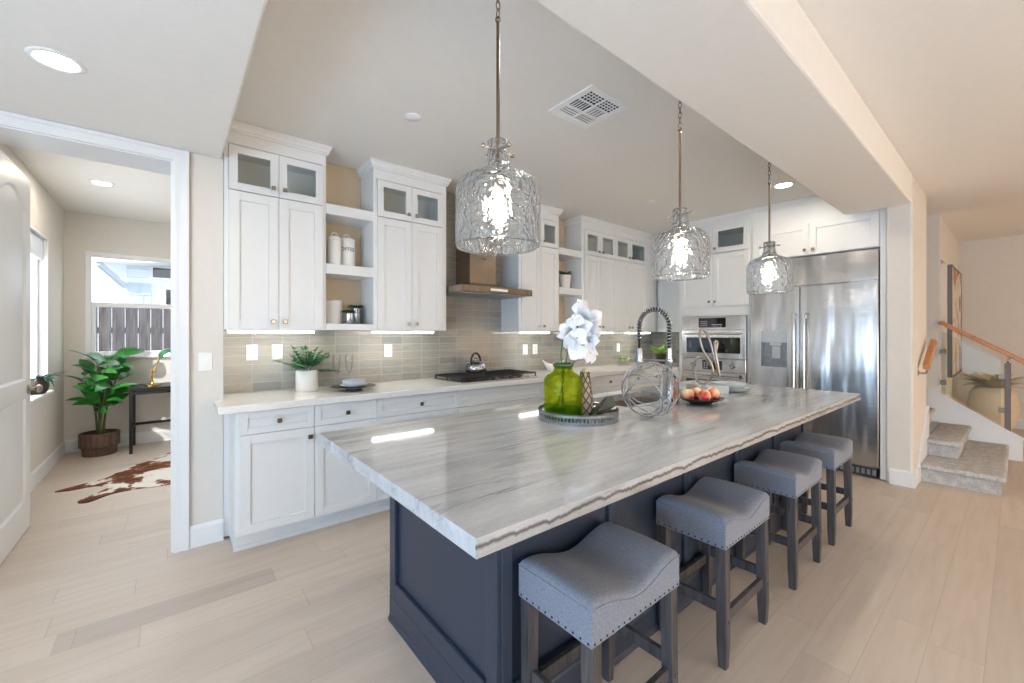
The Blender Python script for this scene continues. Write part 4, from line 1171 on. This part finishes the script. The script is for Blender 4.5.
# wire ball
SPX, SPY, SR = 1.905, 1.20, .146
t = thing('wire_ball', 'silver wire ball sculpture in front of the faucet', 'sculpture', (SPX, SPY, TZ))
rnd = random.Random(11)
for k in range(10):
    b = B()
    nrm = Vector((rnd.gauss(0, 1), rnd.gauss(0, 1), rnd.gauss(0, .7))).normalized()
    u = nrm.orthogonal().normalized(); w_ = nrm.cross(u)
    off = rnd.uniform(-.085, .085) if k > 4 else rnd.uniform(-.02, .02)
    rr = math.sqrt(SR ** 2 - off ** 2) - .004
    c_ = Vector((0, 0, SR)) + nrm * off
    pts = [c_ + u * rr * math.cos(q) + w_ * rr * math.sin(q) for q in [2 * PI * i / 48 for i in range(48)]]
    b.tube(pts, .0027, 6, loop=True)
    b.build('wire_hoop', 'silver', t, True)

# bowl of peaches
BX, BY = 2.52, 1.245
t = thing('fruit_bowl', 'shallow dark bowl holding peaches on the island', 'bowl', (BX, BY, TZ))
b = B(); b.lathe([(.0, .006), (.045, .006), (.05, .0), (.056, .0), (.08, .014), (.128, .032), (.140, .038), (.135, .040), (.08, .020), (.05, .013), (0, .012)], (0, 0, 0), 40); b.build('bowl_body', 'bowlwood', t, 50)
for i, (x, y, z, r_, lb) in enumerate(((-.055, .050, .0555, .041, 'red flushed peach at the left of the dark bowl'), (.062, -.048, .0575, .043, 'red flushed peach at the right of the dark bowl'), (-.028, -.042, .054, .039, 'peach at the near rim of the dark bowl'), (.040, .042, .055, .039, 'peach at the back of the dark bowl'))):
    o_ = B(); pr = [(r_ * math.sin(PI * k / 12) * (1.0), -r_ * .92 * math.cos(PI * k / 12) - (.006 if k > 10 else 0)) for k in range(13)]
    o_.lathe(pr, (0, 0, 0), 20)
    ob = o_.build('peach', 'peach', None, True, (BX + x, BY + y, TZ + z)); ob.rotation_euler = (i * 1.3, i * .7, i)
    tag(ob, lb, 'fruit', 'peaches in the dark bowl')

# looped ribbon sculpture (built as a standing knot facing the room)
LX, LY = 3.33, 1.60
t = thing('loop_sculpture', 'tall looped silver ribbon sculpture at the far island end', 'sculpture', (LX, LY, TZ + .008), R(-39.4 - 12))
def catmull(P_, n=8, loop=False):
    out = []; P_ = [Vector(p) for p in P_]; k = len(P_)
    for i in range(k if loop else k - 1):
        p0 = P_[(i - 1) % k] if loop or i > 0 else P_[0]; p1 = P_[i]; p2 = P_[(i + 1) % k]
        p3 = P_[(i + 2) % k] if loop or i + 2 < k else P_[-1]
        for j in range(n):
            q = j / n
            out.append(.5 * ((2 * p1) + (p2 - p0) * q + (2 * p0 - 5 * p1 + 4 * p2 - p3) * q * q + (3 * p1 - p0 - 3 * p2 + p3) * q ** 3))
    if not loop: out.append(P_[-1])
    return out
kp = [(.105, 0, .075), (.075, .01, .21), (.045, .015, .34), (.005, .015, .435), (-.03, .0, .455), (-.045, -.01, .40), (-.02, -.015, .29), (.03, -.015, .20), (.055, -.01, .12), (.03, .0, .045), (-.015, .01, .012), (-.06, .015, .04), (-.085, .01, .12), (-.08, .0, .20), (-.045, -.01, .235), (.0, -.01, .225)]
kq = [(.0, -.01, .225), (.045, .02, .17), (.075, .03, .24), (.095, .03, .34), (.085, .02, .36), (.07, .0, .33), (.085, -.01, .20), (.105, 0, .075)]
b = B(); b.tube(catmull(kp, 8), .0105, 8); b.build('large_loop', 'nickel', t, True)
b = B(); b.tube(catmull(kq, 8), .0105, 8); b.build('small_loop', 'nickel', t, True)

# plates at the far end of the island
t = thing('plate', 'large pale grey plate, lowest of the stack at the far island end', 'plate', (3.24, 1.38, TZ), 0, 'plates at the far island end')
B().lathe([(0, 0), (.09, 0), (.14, .026), (.142, .032), (.136, .032), (.085, .007), (0, .006)], (0, 0, 0), 40).build('dish', 'stone_blue', t, 60)
o_ = B().lathe([(0, 0), (.07, 0), (.115, .042), (.118, .056), (.112, .056), (.066, .008), (0, .006)], (0, 0, 0), 36).build('bowl', 'stone_blue', None, 60, (3.24, 1.38, TZ + .0075))
tag(o_, 'small pale grey bowl on the plate at the far island end', 'bowl')
o_ = B().box(-.08, .08, -.05, .05, 0, .058, .006, 2).build('napkin_stack', 'stone_blue', None, None, (3.02, 1.385, TZ)); o_.rotation_euler = (0, 0, R(-40))
tag(o_, 'folded pale napkins beside the plates behind the peaches', 'napkins')

# ================================================================== COUNTER AND SHELF ITEMS
CZ = .9142
def foliage_rosette(b, c, n, l, w_, rise, seed, n_layers=2):
    rn = random.Random(seed)
    for k in range(n):
        a = 2 * PI * k / n * 1.618 * 2 + rn.uniform(-.2, .2)
        el = rise * rn.uniform(.4, 1.2)
        b.leaf(c, (math.cos(a), math.sin(a), el), l * rn.uniform(.75, 1.1), w_, .5, fold=.3, n=5)
t = thing('potted_fern', 'leafy green plant in white pot on the counter', 'plant', (.795, 3.40, CZ))
B().lathe([(.0, 0), (.072, 0), (.076, .004), (.077, .155), (.074, .158), (.070, .156), (.069, .14), (0, .139)], (0, 0, 0), 40).build('pot', 'ceramic_m', t, 50)
B().lathe([(0, .1395), (.066, .1395), (.05, .146), (0, .15)], (0, 0, 0), 20).build('soil', 'soil', t, True)
b = B(); st_ = B(); rn = random.Random(3)
for k in range(17):
    a = 2 * PI * k * .618 + rn.uniform(-.2, .2); el = rn.uniform(.25, 1.6)
    if k % 3 == 0: el += 1.6
    d = Vector((math.cos(a), math.sin(a) * .75, el)).normalized(); L = rn.uniform(.13, .2)
    p = Vector((.015 * math.cos(a), .015 * math.sin(a), .143)); pts = [p.copy()]
    for i in range(7):
        d = (d + Vector((0, 0, -.07))).normalized(); p = p + d * L / 7; pts.append(p.copy())
    st_.tube(pts, .0016, 5)
    for i in range(2, 8):
        sd = d.cross(Vector((0, 0, 1))).normalized()
        for s in (-1, 1):
            b.leaf(pts[i], (pts[i] - pts[i - 1]).normalized() * .8 + sd * s * .9, .074 * (1.15 - i / 10), .032, .5, fold=.12, n=4)
    b.leaf(pts[-1], d, .05, .022, .4, n=4)
st_.build('stems', 'stemgreen', t, True)
b.build('foliage', 'fern', t, True)

def flute_glass(x, y, label):
    t = thing('champagne_flute', label, 'glass', (x, y, CZ), 0, 'champagne flutes on the counter')
    B().lathe([(.0, .0), (.033, .0), (.033, .0025), (.006, .008), (.004, .02), (.004, .095), (.008, .105), (.024, .15), (.031, .20), (.029, .262), (.0275, .262), (.0295, .20), (.022, .15), (.004, .108), (0, .107)], (0, 0, 0), 28).build('glass_body', 'glass_clear', t, 60)
flute_glass(1.02, 3.44, 'champagne flute behind the plates, nearest the fern')
flute_glass(1.125, 3.46, 'champagne flute behind the plates, farther from the fern')
px_, py_ = 1.085, 3.23
o_ = B().lathe([(0, 0), (.06, 0), (.06, .018), (0, .0185)], (0, 0, 0), 32).build('plate_stand', 'black', None, 40, (px_, py_, CZ)); tag(o_, 'small black stand under the plates on the counter', 'stand')
o_ = B().lathe([(0, 0), (.09, 0), (.162, .010), (.166, .014), (.09, .006), (0, .005)], (0, 0, 0), 40).build('charger_plate', 'plate_dark', None, 60, (px_, py_, CZ + .0187)); tag(o_, 'wide grey charger plate under the stack on the counter', 'plate')
o_ = B().lathe([(0, 0), (.06, 0), (.1, .016), (.102, .021), (.06, .008), (0, .006)], (0, 0, 0), 40).build('dinner_plate', 'ceramic', None, 60, (px_, py_, CZ + .0252)); tag(o_, 'white plate between charger and bowl on the counter', 'plate')
o_ = B().lathe([(0, 0), (.05, 0), (.082, .02), (.085, .045), (.081, .045), (.076, .022), (.045, .008), (0, .007)], (0, 0, 0), 40).build('soup_bowl', 'stone_blue', None, 60, (px_, py_, CZ + .0335)); tag(o_, 'grey bowl on top of the plate stack by the flutes', 'bowl')

# white folded-edge bowl behind the vase
t = thing('sculptural_bowl', 'white boat shaped bowl on the back counter behind the vase', 'bowl', (3.44, 3.43, CZ), R(-35))
b = B(); rs = []
for z_, r_ in ((0, .02), (.004, .05), (.03, .075), (.07, .10), (.075, .098), (.035, .07), (.01, .045), (.008, .01)):
    rs.append([(r_ * 1.3 * math.cos(q), r_ * .7 * math.sin(q), z_ * (1 + .75 * math.cos(q) ** 2 * (1 if z_ > .02 else 0))) for q in [2 * PI * k / 32 for k in range(32)]])
b.rings(rs); b.build('bowl_body', 'ceramic', t, 60)

# succulents at the far counter corner
t = thing('potted_aloe', 'bright green spiky plant in a dark pot near the ovens', 'plant', (5.17, 3.10, CZ))
B().lathe([(0, 0), (.055, 0), (.07, .12), (.078, .13), (.078, .15), (.07, .15), (.068, .135), (0, .134)], (0, 0, 0), 24).build('pot', 'darkpot', t, 40)
b = B(); foliage_rosette(b, (0, 0, .137), 22, .21, .055, 1.6, 4); b.build('foliage', 'bright', t, True)
t = thing('planter_box', 'low glass planter of green sprigs on the far counter', 'plant', (4.83, 3.42, CZ))
B().box(-.12, .12, -.05, .05, 0, .06, .004).build('planter', 'glass_clear', t)
b = B(); foliage_rosette(b, (-.07, 0, .07), 9, .09, .04, 1.3, 8); foliage_rosette(b, (.06, 0, .065), 9, .08, .03, 1.0, 9); b.build('foliage', 'bright', t, True)
b = B(); rn = random.Random(2)
for k in range(9): b.ball((rn.uniform(-.1, .1), rn.uniform(-.03, .03), .075 + rn.uniform(0, .012)), .016, 8, 6)
b.build('pebbles', 'ceramic_m', t, True)

# canisters
def bent_text(txt, size, rad, z, ang, parent, mat):
    cu = bpy.data.curves.new('lettering', 'FONT'); cu.body = txt; cu.size = size; cu.align_x = 'CENTER'; cu.extrude = .0008; cu.resolution_u = 3
    o_ = bpy.data.objects.new('lettering_src', cu); COL.objects.link(o_)
    bpy.context.view_layer.update()
    me = bpy.data.meshes.new_from_object(o_.evaluated_get(bpy.context.evaluated_depsgraph_get()))
    bpy.data.objects.remove(o_)
    bm = bmesh.new(); bm.from_mesh(me)
    bmesh.ops.subdivide_edges(bm, edges=[e for e in bm.edges if e.calc_length() > size * .15], cuts=2)
    for v in bm.verts:
        a = ang + v.co.x / rad; r_ = rad + .0012 + v.co.z
        v.co = Vector((r_ * math.cos(a), r_ * math.sin(a), z + v.co.y))
    bm.to_mesh(me); bm.free(); me.materials.append(M[mat])
    ob = bpy.data.objects.new('lettering', me); COL.objects.link(ob); ob.parent = parent
    return ob
M['letter'] = plain('letter_grey', (96, 92, 90), 0.6)
def canister(x, y, z, r_, h_, label, text=None):
    t = thing('canister', label, 'canister', (x, y, z), 0, 'white canisters on the shelf')
    bo = B().lathe([(0, 0), (r_ * .97, 0), (r_, .004), (r_, h_ - .03), (r_ * .98, h_ - .026), (0, h_ - .025)], (0, 0, 0), 40).build('body', 'ceramic', t, 40)
    b = B(); b.lathe([(r_ * 1.03, h_ - .0248), (r_ * 1.04, h_ - .008), (r_ * .9, h_), (r_ * .4, h_ + .012), (0, h_ + .014)], (0, 0, 0), 40); b.build('lid', 'ceramic', t, 50)
    b = B(); b.tube([(.024 * math.cos(a), 0, h_ + .010 + .026 * math.sin(a)) for a in [PI * i / 10 for i in range(11)]], .005, 8); b.build('lid_handle', 'ceramic', t, True)
    if text: bent_text(text, .042, r_, h_ * .56, R(-112), bo, 'letter')
canister(.992, 3.395, 1.8725, .050, .225, 'plain white canister, front one of the shelf pair')
canister(1.105, 3.46, 1.8725, .063, .238, 'white canister with COFFEE lettering on the shelf', 'COFFEE')
o_ = B().lathe([(0, 0), (.066, 0)] + [(.068 + (.0015 if i % 2 else 0), .004 + i * .0095) for i in range(20)] + [(.064, .19), (.062, .01), (0, .009)], (0, 0, 0), 36).build('ribbed_vase', 'ceramic_m', None, True, (.995, 3.45, 1.4205))
tag(o_, 'ribbed white cylinder vase on the lowest canister shelf', 'vase')
def silver_pot(x, y, z, r_, h_, label, seed):
    t = thing('potted_succulent', label, 'plant', (x, y, z), 0, 'succulents in silver pots')
    B().lathe([(0, 0), (r_ * .96, 0), (r_, .003), (r_, h_), (r_ * .9, h_), (r_ * .88, h_ - .01), (0, h_ - .011)], (0, 0, 0), 48, flute=16, famp=.03).build('pot', 'chrome', t, 40)
    b = B(); foliage_rosette(b, (0, 0, h_ + .004), 26, .066, .028, .55, seed); b.build('foliage', 'succ', t, True)
silver_pot(1.092, 3.36, 1.4205, .034, .085, 'shorter silver potted succulent on the lowest canister shelf', 3)
silver_pot(1.190, 3.49, 1.4205, .037, .135, 'taller silver potted succulent at the rear of the lowest canister shelf', 6)
t = thing('potted_succulent', 'small plant in white pot on the shelf above the orchid', 'plant', (3.62, 3.42, 1.8725))
B().lathe([(0, 0), (.055, 0), (.075, .15), (.078, .165), (.070, .165), (.066, .15), (0, .149)], (0, 0, 0), 32).build('pot', 'ceramic_m', t, 40)
b = B(); foliage_rosette(b, (0, 0, .15), 22, .12, .035, 1.2, 12); b.build('foliage', 'succ', t, True)

# outlets and switches
def wall_plate(x, z, label, kind, y=3.5832, w_=.074, h_=.116):
    t = thing('wall_plate', label, 'outlet' if kind == 'outlet' else 'switch', (x, y, z), 0, 'white wall plates')
    B().box(-w_ / 2, w_ / 2, -.006, 0, -h_ / 2, h_ / 2, .002).build('plate', 'plastic', t)
    if kind == 'outlet':
        b = B(); b.box(-.017, .017, -.0075, -.0062, -.034, .034, .0005); b.build('socket_face', 'plastic', t)
        b = B()
        for zz in (-.018, .018):
            for xx in (-.006, .006): b.box(xx - .001, xx + .001, -.0080, -.0076, zz - .004, zz + .005)
            b.lathe([(.0022, -.0076), (.0022, -.008)], (0, 0, zz - .010), 8, 'y')
        b.build('socket_slots', 'slot', t)
    elif kind == 'charger':
        B().box(-.03, .03, -.028, -.0062, -.045, -.018, .003).build('charger', 'plastic', t)
    else:
        n = 2 if w_ > .1 else 1
        for i in range(n):
            xx = (i - (n - 1) / 2) * .046
            B().box(xx - .0165, xx + .0165, -.0095, -.0062, -.033, .033, .001).build('rocker', 'plastic', t)
wall_plate(.465, 1.205, 'white power outlet on the tiles left of the fern', 'outlet')
wall_plate(.630, 1.205, 'white wall plate with plugged adapter behind the fern', 'charger')
wall_plate(1.507, 1.195, 'white power outlet on the tiles between flutes and cooktop', 'outlet')
wall_plate(3.137, 1.165, 'white switch plate right of the cooktop, nearer the kettle', 'switch')
wall_plate(3.290, 1.165, 'white power outlet right of the cooktop, nearer the orchid', 'outlet')
wall_plate(4.88, 1.15, 'white switch plate on the tiles behind the faucet', 'switch')
wall_plate(.172, 1.165, 'white light switch on the wall beside the office doorway', 'switch', 3.2999)

# ================================================================== OFFICE
t = thing('cowhide_rug', 'brown and white cowhide rug on the office floor', 'rug', (0.35, 5.35, .0005))
outl = [(-.757, 5.19), (-.62, 5.28), (-.46, 5.38), (-.38, 5.56), (-.28, 5.72), (-.2, 5.78), (-.12, 5.92), (.02, 6.10), (.2, 6.21), (.5, 6.17), (.75, 6.22), (1.0, 6.15), (.92, 5.9), (1.15, 5.6), (1.1, 5.2), (.9, 5.0), (1.05, 4.72), (.9, 4.6), (.6, 4.78), (.3, 4.74), (.1, 4.80), (-.1, 4.80), (-.22, 4.84), (-.38, 4.82), (-.50, 4.70), (-.57, 4.74), (-.54, 4.84), (-.44, 4.98), (-.42, 5.08), (-.52, 5.16), (-.66, 5.15)]
sm = catmull([(x - .35, y - 5.35, 0) for x, y in outl], 4, True)
b = B(); b.prism([(p.x, p.y) for p in sm], 0, .006); b.build('hide', 'cowhide', t)

t = thing('writing_desk', 'black metal writing desk below the office window', 'desk', (-.36, 6.28, 0))
b = B(); b.box(0, 1.2, 0, .52, .705, .735, .002); b.build('desktop', 'black', t)
for x in (.02, 1.18):
    for y in (.02, .50):
        B().box(x - .015, x + .015, y - .015, y + .015, 0, .7045).build('leg', 'black', t)
b = B(); b.box(.036, 1.164, .01, .03, .66, .70).box(.036, 1.164, .49, .51, .66, .70).box(.01, .03, .036, .484, .66, .70).box(1.17, 1.19, .036, .484, .66, .70); b.build('apron', 'black', t)
b = B(); b.box(.036, 1.164, .49, .51, .24, .27).box(.01, .03, .036, .484, .24, .27); b.build('stretcher', 'black', t)
o_ = B().box(-.1, .1, -.07, .07, 0, .02, .003).build('notebook', 'book', None, None, (.12, 6.42, .7355)); tag(o_, 'pale notebook lying on the black desk', 'book')
t = thing('desk_lamp', 'brass desk lamp with green dome shade on the black desk', 'lamp', (-.16, 6.45, .7355), R(-10))
B().lathe([(0, 0), (.075, 0), (.075, .016), (.02, .026), (.014, .04), (0, .041)], (0, 0, 0), 28).build('base', 'gold', t, 40)
b = B(); b.cyl((0, 0, .03), (-.01, 0, .20), .008, n=10); b.cyl((-.03, .012, .08), (.09, .012, .39), .006, n=10); b.cyl((-.01, -.012, .05), (.06, -.012, .33), .006, n=10); b.ball((.09, 0, .40), .014, 10, 6); b.build('arm', 'gold', t, 40)
b = B()
def rotp(p, a=R(-38)): return (p[0] * math.cos(a) + p[2] * math.sin(a), p[1], -p[0] * math.sin(a) + p[2] * math.cos(a))
rs = []
for r_, z_ in ((.012, .07), (.03, .068), (.065, .045), (.085, .0), (.083, 0), (.062, .041), (.02, .06)):
    rs.append([tuple(a + c for a, c in zip(rotp((r_ * math.cos(q), r_ * math.sin(q), z_)), (.13, 0, .36))) for q in [2 * PI * k / 28 for k in range(28)]])
b.rings(rs); so_ = b.build('shade', 'lampgreen', t, 60)
b = B(); rs = []
for r_, z_ in ((.001, -.012), (.03, -.005), (.04, .012), (.03, .035), (.012, .05)):
    rs.append([tuple(a + c for a, c in zip(rotp((r_ * math.cos(q), r_ * math.sin(q), z_)), (.13, 0, .36))) for q in [2 * PI * k / 16 for k in range(16)]])
b.rings(rs); b.build('bulb', 'desk_bulb', so_, True)

t = thing('potted_fig', 'broad leaved fig tree in ribbed brown pot in the office corner', 'plant', (-.61, 6.52, 0))
B().lathe([(0, 0), (.135, 0), (.14, .01), (.14, .07), (.16, .10), (.165, .105), (.165, .245), (.15, .25), (.145, .215), (0, .21)], (0, 0, 0), 72, flute=24, famp=.022).build('pot', 'brownpot', t, 30)
B().lathe([(0, .211), (.142, .211), (.1, .225), (0, .23)], (0, 0, 0), 24).build('soil', 'soil', t, True)
rn = random.Random(21); st_ = B(); lf = B()
stems = [((0.0, 0.0), (-.02, -.02), 1.02), ((.03, .02), (.16, .04), .98), ((-.02, .02), (-.1, -.06), .86), ((.01, -.02), (.05, -.13), .76), ((.0, .03), (.08, -.02), 1.08)]
for (bx, by), (tx, ty), H_ in stems:
    pts = []
    for i in range(9):
        q = i / 8; pts.append((bx + tx * q * q, by + ty * q * q, .215 + (H_ - .215) * q))
    st_.tube(pts, [.012 - .008 * i / 8 for i in range(9)], 8)
    a0 = rn.uniform(0, 6)
    for k in range(10):
        i = 3.2 + 4.8 * k / 9
        i0 = min(7, int(i)); q = i - i0
        p = Vector(pts[i0]).lerp(Vector(pts[i0 + 1]), q)
        a = a0 + k * 2.4
        d = Vector((math.cos(a), math.sin(a), rn.uniform(.25, .9)))
        if d.x < 0: d.x *= .55
        if d.y > 0: d.y *= .5
        L = rn.uniform(.22, .31) * (.85 if k < 3 else 1)
        if p.x + d.normalized().x * L < -.22: L = max(.12, (p.x + .22) / max(.2, -d.normalized().x))
        pe = p + d.normalized() * .04
        st_.tube([p, pe], .003, 5)
        lf.leaf(pe, d, L, L * .42, rn.uniform(.4, 1.0), up=(rn.uniform(-.6, .6), rn.uniform(-1.0, -.1), .7), fold=.1, n=7)
st_.build('trunk', 'bark', t, True); lf.build('foliage', 'fig', t, True)

t = thing('potted_aloe', 'trailing narrow leaved plant in dark pot on the office sill', 'plant', (-.945, 5.72, .7905))
B().lathe([(0, 0), (.05, 0), (.07, .03), (.078, .09), (.07, .14), (.064, .14), (.06, .12), (0, .119)], (0, 0, 0), 24).build('pot', 'darkpot', t, 50)
b = B(); rn = random.Random(8)
for k in range(34):
    a = rn.uniform(-PI, PI); d = Vector((abs(math.cos(a)) * .9 - .1, math.sin(a), rn.uniform(.5, 1.6)))
    b.leaf((.02 * math.cos(a) + .01, .02 * math.sin(a), .12), d, rn.uniform(.12, .2), .02, rn.uniform(1.0, 1.9), fold=.25, n=6)
b.build('foliage', 'aloe', t, True)

# ---------------------------------------------------------------- outside the office window
struct('ground', B().box(-14, 14, 6.96, 30, -.35, -.15), 'ground', 'bare ground of the side yard outside', 'ground')
t = thing('wood_fence', 'weathered vertical board fence outside the office window', 'fence', (-4.0, 8.5, -.15))
b = B(); rn = random.Random(4); x = 0
while x < 8:
    w_ = .145; b.box(x, x + w_ - .006, rn.uniform(-.004, .004), .02 + rn.uniform(-.004, .004), 0, 1.90 + rn.uniform(-.015, .015)); x += w_
b.build('boards', 'fencewood', t)
B().box(0, 8, .03, .07, .3, .39).box(0, 8, .03, .07, 1.5, 1.59).build('rail', 'fencewood', t)
t = thing('house', 'pale blue sided neighbour house beyond the fence', 'house', (0, 13.0, -.15))
B().box(-.78, 9, 0, 6, 0, 6.0).build('wall', 'siding', t)
B().box(-1.06, -.79, .3, 6, 0, 2.75).build('side_wall', 'siding', t)
B().box(-.75, -.36, -.05, -.001, 2.10, 2.68).box(-.75, -.36, -.07, -.05, 2.40, 2.42).box(-.56, -.545, -.07, -.05, 2.42, 2.68).box(-.50, -.485, -.07, -.05, 2.10, 2.40).build('wall_panel', 'housegrey', t)
b = B(); b.rings([[(-1.25, -.7, 3.02), (-1.25, 3, 3.02), (-1.25, 3, 3.12), (-1.25, -.7, 3.12)], [(1.3, -.7, 3.22), (1.3, -.002, 3.22), (1.3, -.002, 3.42), (1.3, -.7, 3.42)]])
b.build('eave', 'housewhite', t)
B().bar((-1.18, -.62, 2.99), (-.80, -.06, 2.58), .10, .08).build('eave_brace', 'housegrey', t)
f_ = B().box(-.34, .5, -.04, -.001, 2.80, 3.08).build('window', 'housewhite', t); B().box(-.32, .48, -.046, -.041, 2.83, 3.06).build('pane', 'dark_glass', f_)
f_ = B().box(-.12, .5, -.04, -.001, 2.0, 2.60).build('window', 'housewhite', t); B().box(-.08, .46, -.046, -.041, 2.05, 2.56).build('pane', 'dark_glass', f_)
t = thing('palm_tree', 'distant palm tree crown left of the neighbour house', 'tree', (-3.45, 22, -.15))
B().tube([(0, 0, 0), (.05, 0, 1.4), (0, 0, 2.8)], [.16, .12, .1], 10).build('trunk', 'bark', t, True)
b = B()
for k in range(22):
    a = k * 2.4; b.leaf((0, 0, 2.8), (math.cos(a), math.sin(a), .2 + .5 * (k % 3) / 2), .9, .14, 1.2, n=6)
b.build('fronds', 'darkleaf', t, True)

# ================================================================== HALL AND STAIRS
# first two carpeted steps wrap the wall end, the flight then climbs behind it
def step(label, x0, x1, y0, y1, z1, loc_name='stair_step'):
    t = thing('stair_step', label, 'stair step', (x0, y0, 0), 0, 'carpeted steps')
    B().box(0, x1 - x0, .0, y1 - y0, 0.001 if z1 < .2 else z1 - .155, z1 - .05).build('riser', 'carpet', t)
    b = B(); b.box(-.028, x1 - x0, -.028, y1 - y0, z1 - .0498, z1, .022, 3); b.build('tread', 'carpet', t, 50)
step('lowest carpeted stair step, wrapping the wall end', 5.31, 6.92, .09, .5840, .160)
step('second carpeted stair step, narrower and set back', 5.72, 6.92, .36, .5838, .318)
step('third carpeted stair step, partly hidden by the wall end', 5.90, 6.92, .645, .955, .476)
b = B()
for i in range(4): b.box(5.90, 6.92, .96 + .29 * i, 1.25 + .29 * i, .003, .634 + .158 * i)
struct('stair_flight', b, 'carpet', 'carpeted upper flight climbing behind the wall end', 'stairs')
b = B(); b.box(5.90, 6.92, .5845, .955, .002, .318)
struct('stair_core', b, 'carpet', 'carpeted base below the third stair step', 'stairs')
# wall skirt climbing along the wall end
b = B(); b.prism_y([(5.242, 0), (5.868, 0), (5.868, .62), (5.84, .62), (5.32, .24), (5.242, .14)], .566, .5848)
struct('trim_3', b, 'trim', 'white skirt board climbing beside the stair', 'trim')
# stringer
b = B(); b.prism_x([(-.03, 0), (.06, 0), (.684, 0), (.684, .70), (-.03, .225)], 6.922, 6.948)
b.prism_x([(-.045, .215), (-.045, .238), (.684, .724), (.684, .701)], 6.908, 6.962)
struct('trim_4', b, 'trim', 'white sloping stringer under the glass railing', 'trim')
t = thing('glass_railing', 'glass stair railing with oak handrail and steel post', 'railing', (6.935, 0, 0))
def slope(y, z0): return z0 + (y - .0) * .70
b = B(); b.bar((0, -.95, slope(-.95, 1.075)), (0, .583, slope(.583, 1.075)), .045, .055); b.build('handrail', 'oak', t, bevel=.008)
b = B(); b.prism_x([(.12, .37), (.565, .685), (.565, 1.375), (.12, 1.06)], -.005, .005); b.build('glass_panel', 'railglass', t)
b = B(); b.box(-.02, .02, .05, .095, .30, 1.03, .003); b.build('post', 'post', t)
b = B(); b.tube([(0, .072, 1.03), (0, .072, 1.06), (0, .06, 1.085), (0, .045, 1.088)], .008, 8); b.build('rail_bracket', 'nickel', t, True)
for y, z in ((.115, .52), (.115, .88), (.553, .78), (.553, 1.14)):
    B().box(-.018, .018, y - .025, y + .025, z - .025, z + .025, .003).build('glass_clamp', 'bronze', t)
t = thing('wall_handrail', 'short oak handrail on the wall end above the stairs', 'handrail', (5.0, .53, 0))
b = B(); b.bar((.27, 0, 1.045), (.80, 0, 1.27), .055, .045); b.build('rail', 'oak', t, bevel=.01)
b = B(); b.bar((.93, .09, 1.33), (.93, .9, 1.77), .055, .045); b.build('upper_rail', 'oak', t, bevel=.01)
b = B(); b.lathe([(.028, .0548), (.028, .050), (.012, .046), (.010, .02)], (.30, 0, .985), 16, 'y'); b.tube([(.30, .02, .985), (.30, .0, .99), (.30, -.004, 1.02)], .009, 8); b.build('bracket', 'nickel', t, 40)
# painting
t = thing('canvas_painting', 'tall abstract canvas in blue white and ochre on the hall wall', 'painting', (7.80, .5848, .80))
B().box(0, 1.35, -.04, 0, 0, 1.42, .003).build('canvas', 'art', t)
b = B(); b.box(-.02, -.0005, -.045, 0, -.02, 1.44).box(1.3505, 1.37, -.045, 0, -.02, 1.44).box(-.0005, 1.3505, -.045, 0, -.02, -.0005).box(-.0005, 1.3505, -.045, 0, 1.4205, 1.44); b.build('frame', plain('frame_grey', (112, 110, 110), .5), t)
t = thing('floor_planter', 'round pale planter with pale foliage behind the glass railing', 'plant', (8.55, .22, 0))
B().lathe([(0, 0), (.13, 0), (.2, .15), (.235, .35), (.21, .55), (.16, .63), (.15, .63), (.19, .54), (0, .5)], (0, 0, 0), 36).build('pot', plain('tan_pot', (222, 206, 182), .7), t, 60)
b = B(); rn = random.Random(17)
for k in range(60):
    a = rn.uniform(0, 2 * PI); b.leaf((.05 * math.cos(a), .05 * math.sin(a), .6), (math.cos(a), math.sin(a), rn.uniform(.6, 2.6)), rn.uniform(.2, .38), .07, .8, fold=.2, n=5)
b.build('foliage', leafmat('pale_leaf', (192, 184, 158), (220, 210, 186), .6), t, True)
# unseen lamp added to brighten the passage past the hall doorway
downlight(7.5, 1.3, CEIL, 'added unseen recessed light past the narrow hall doorway')
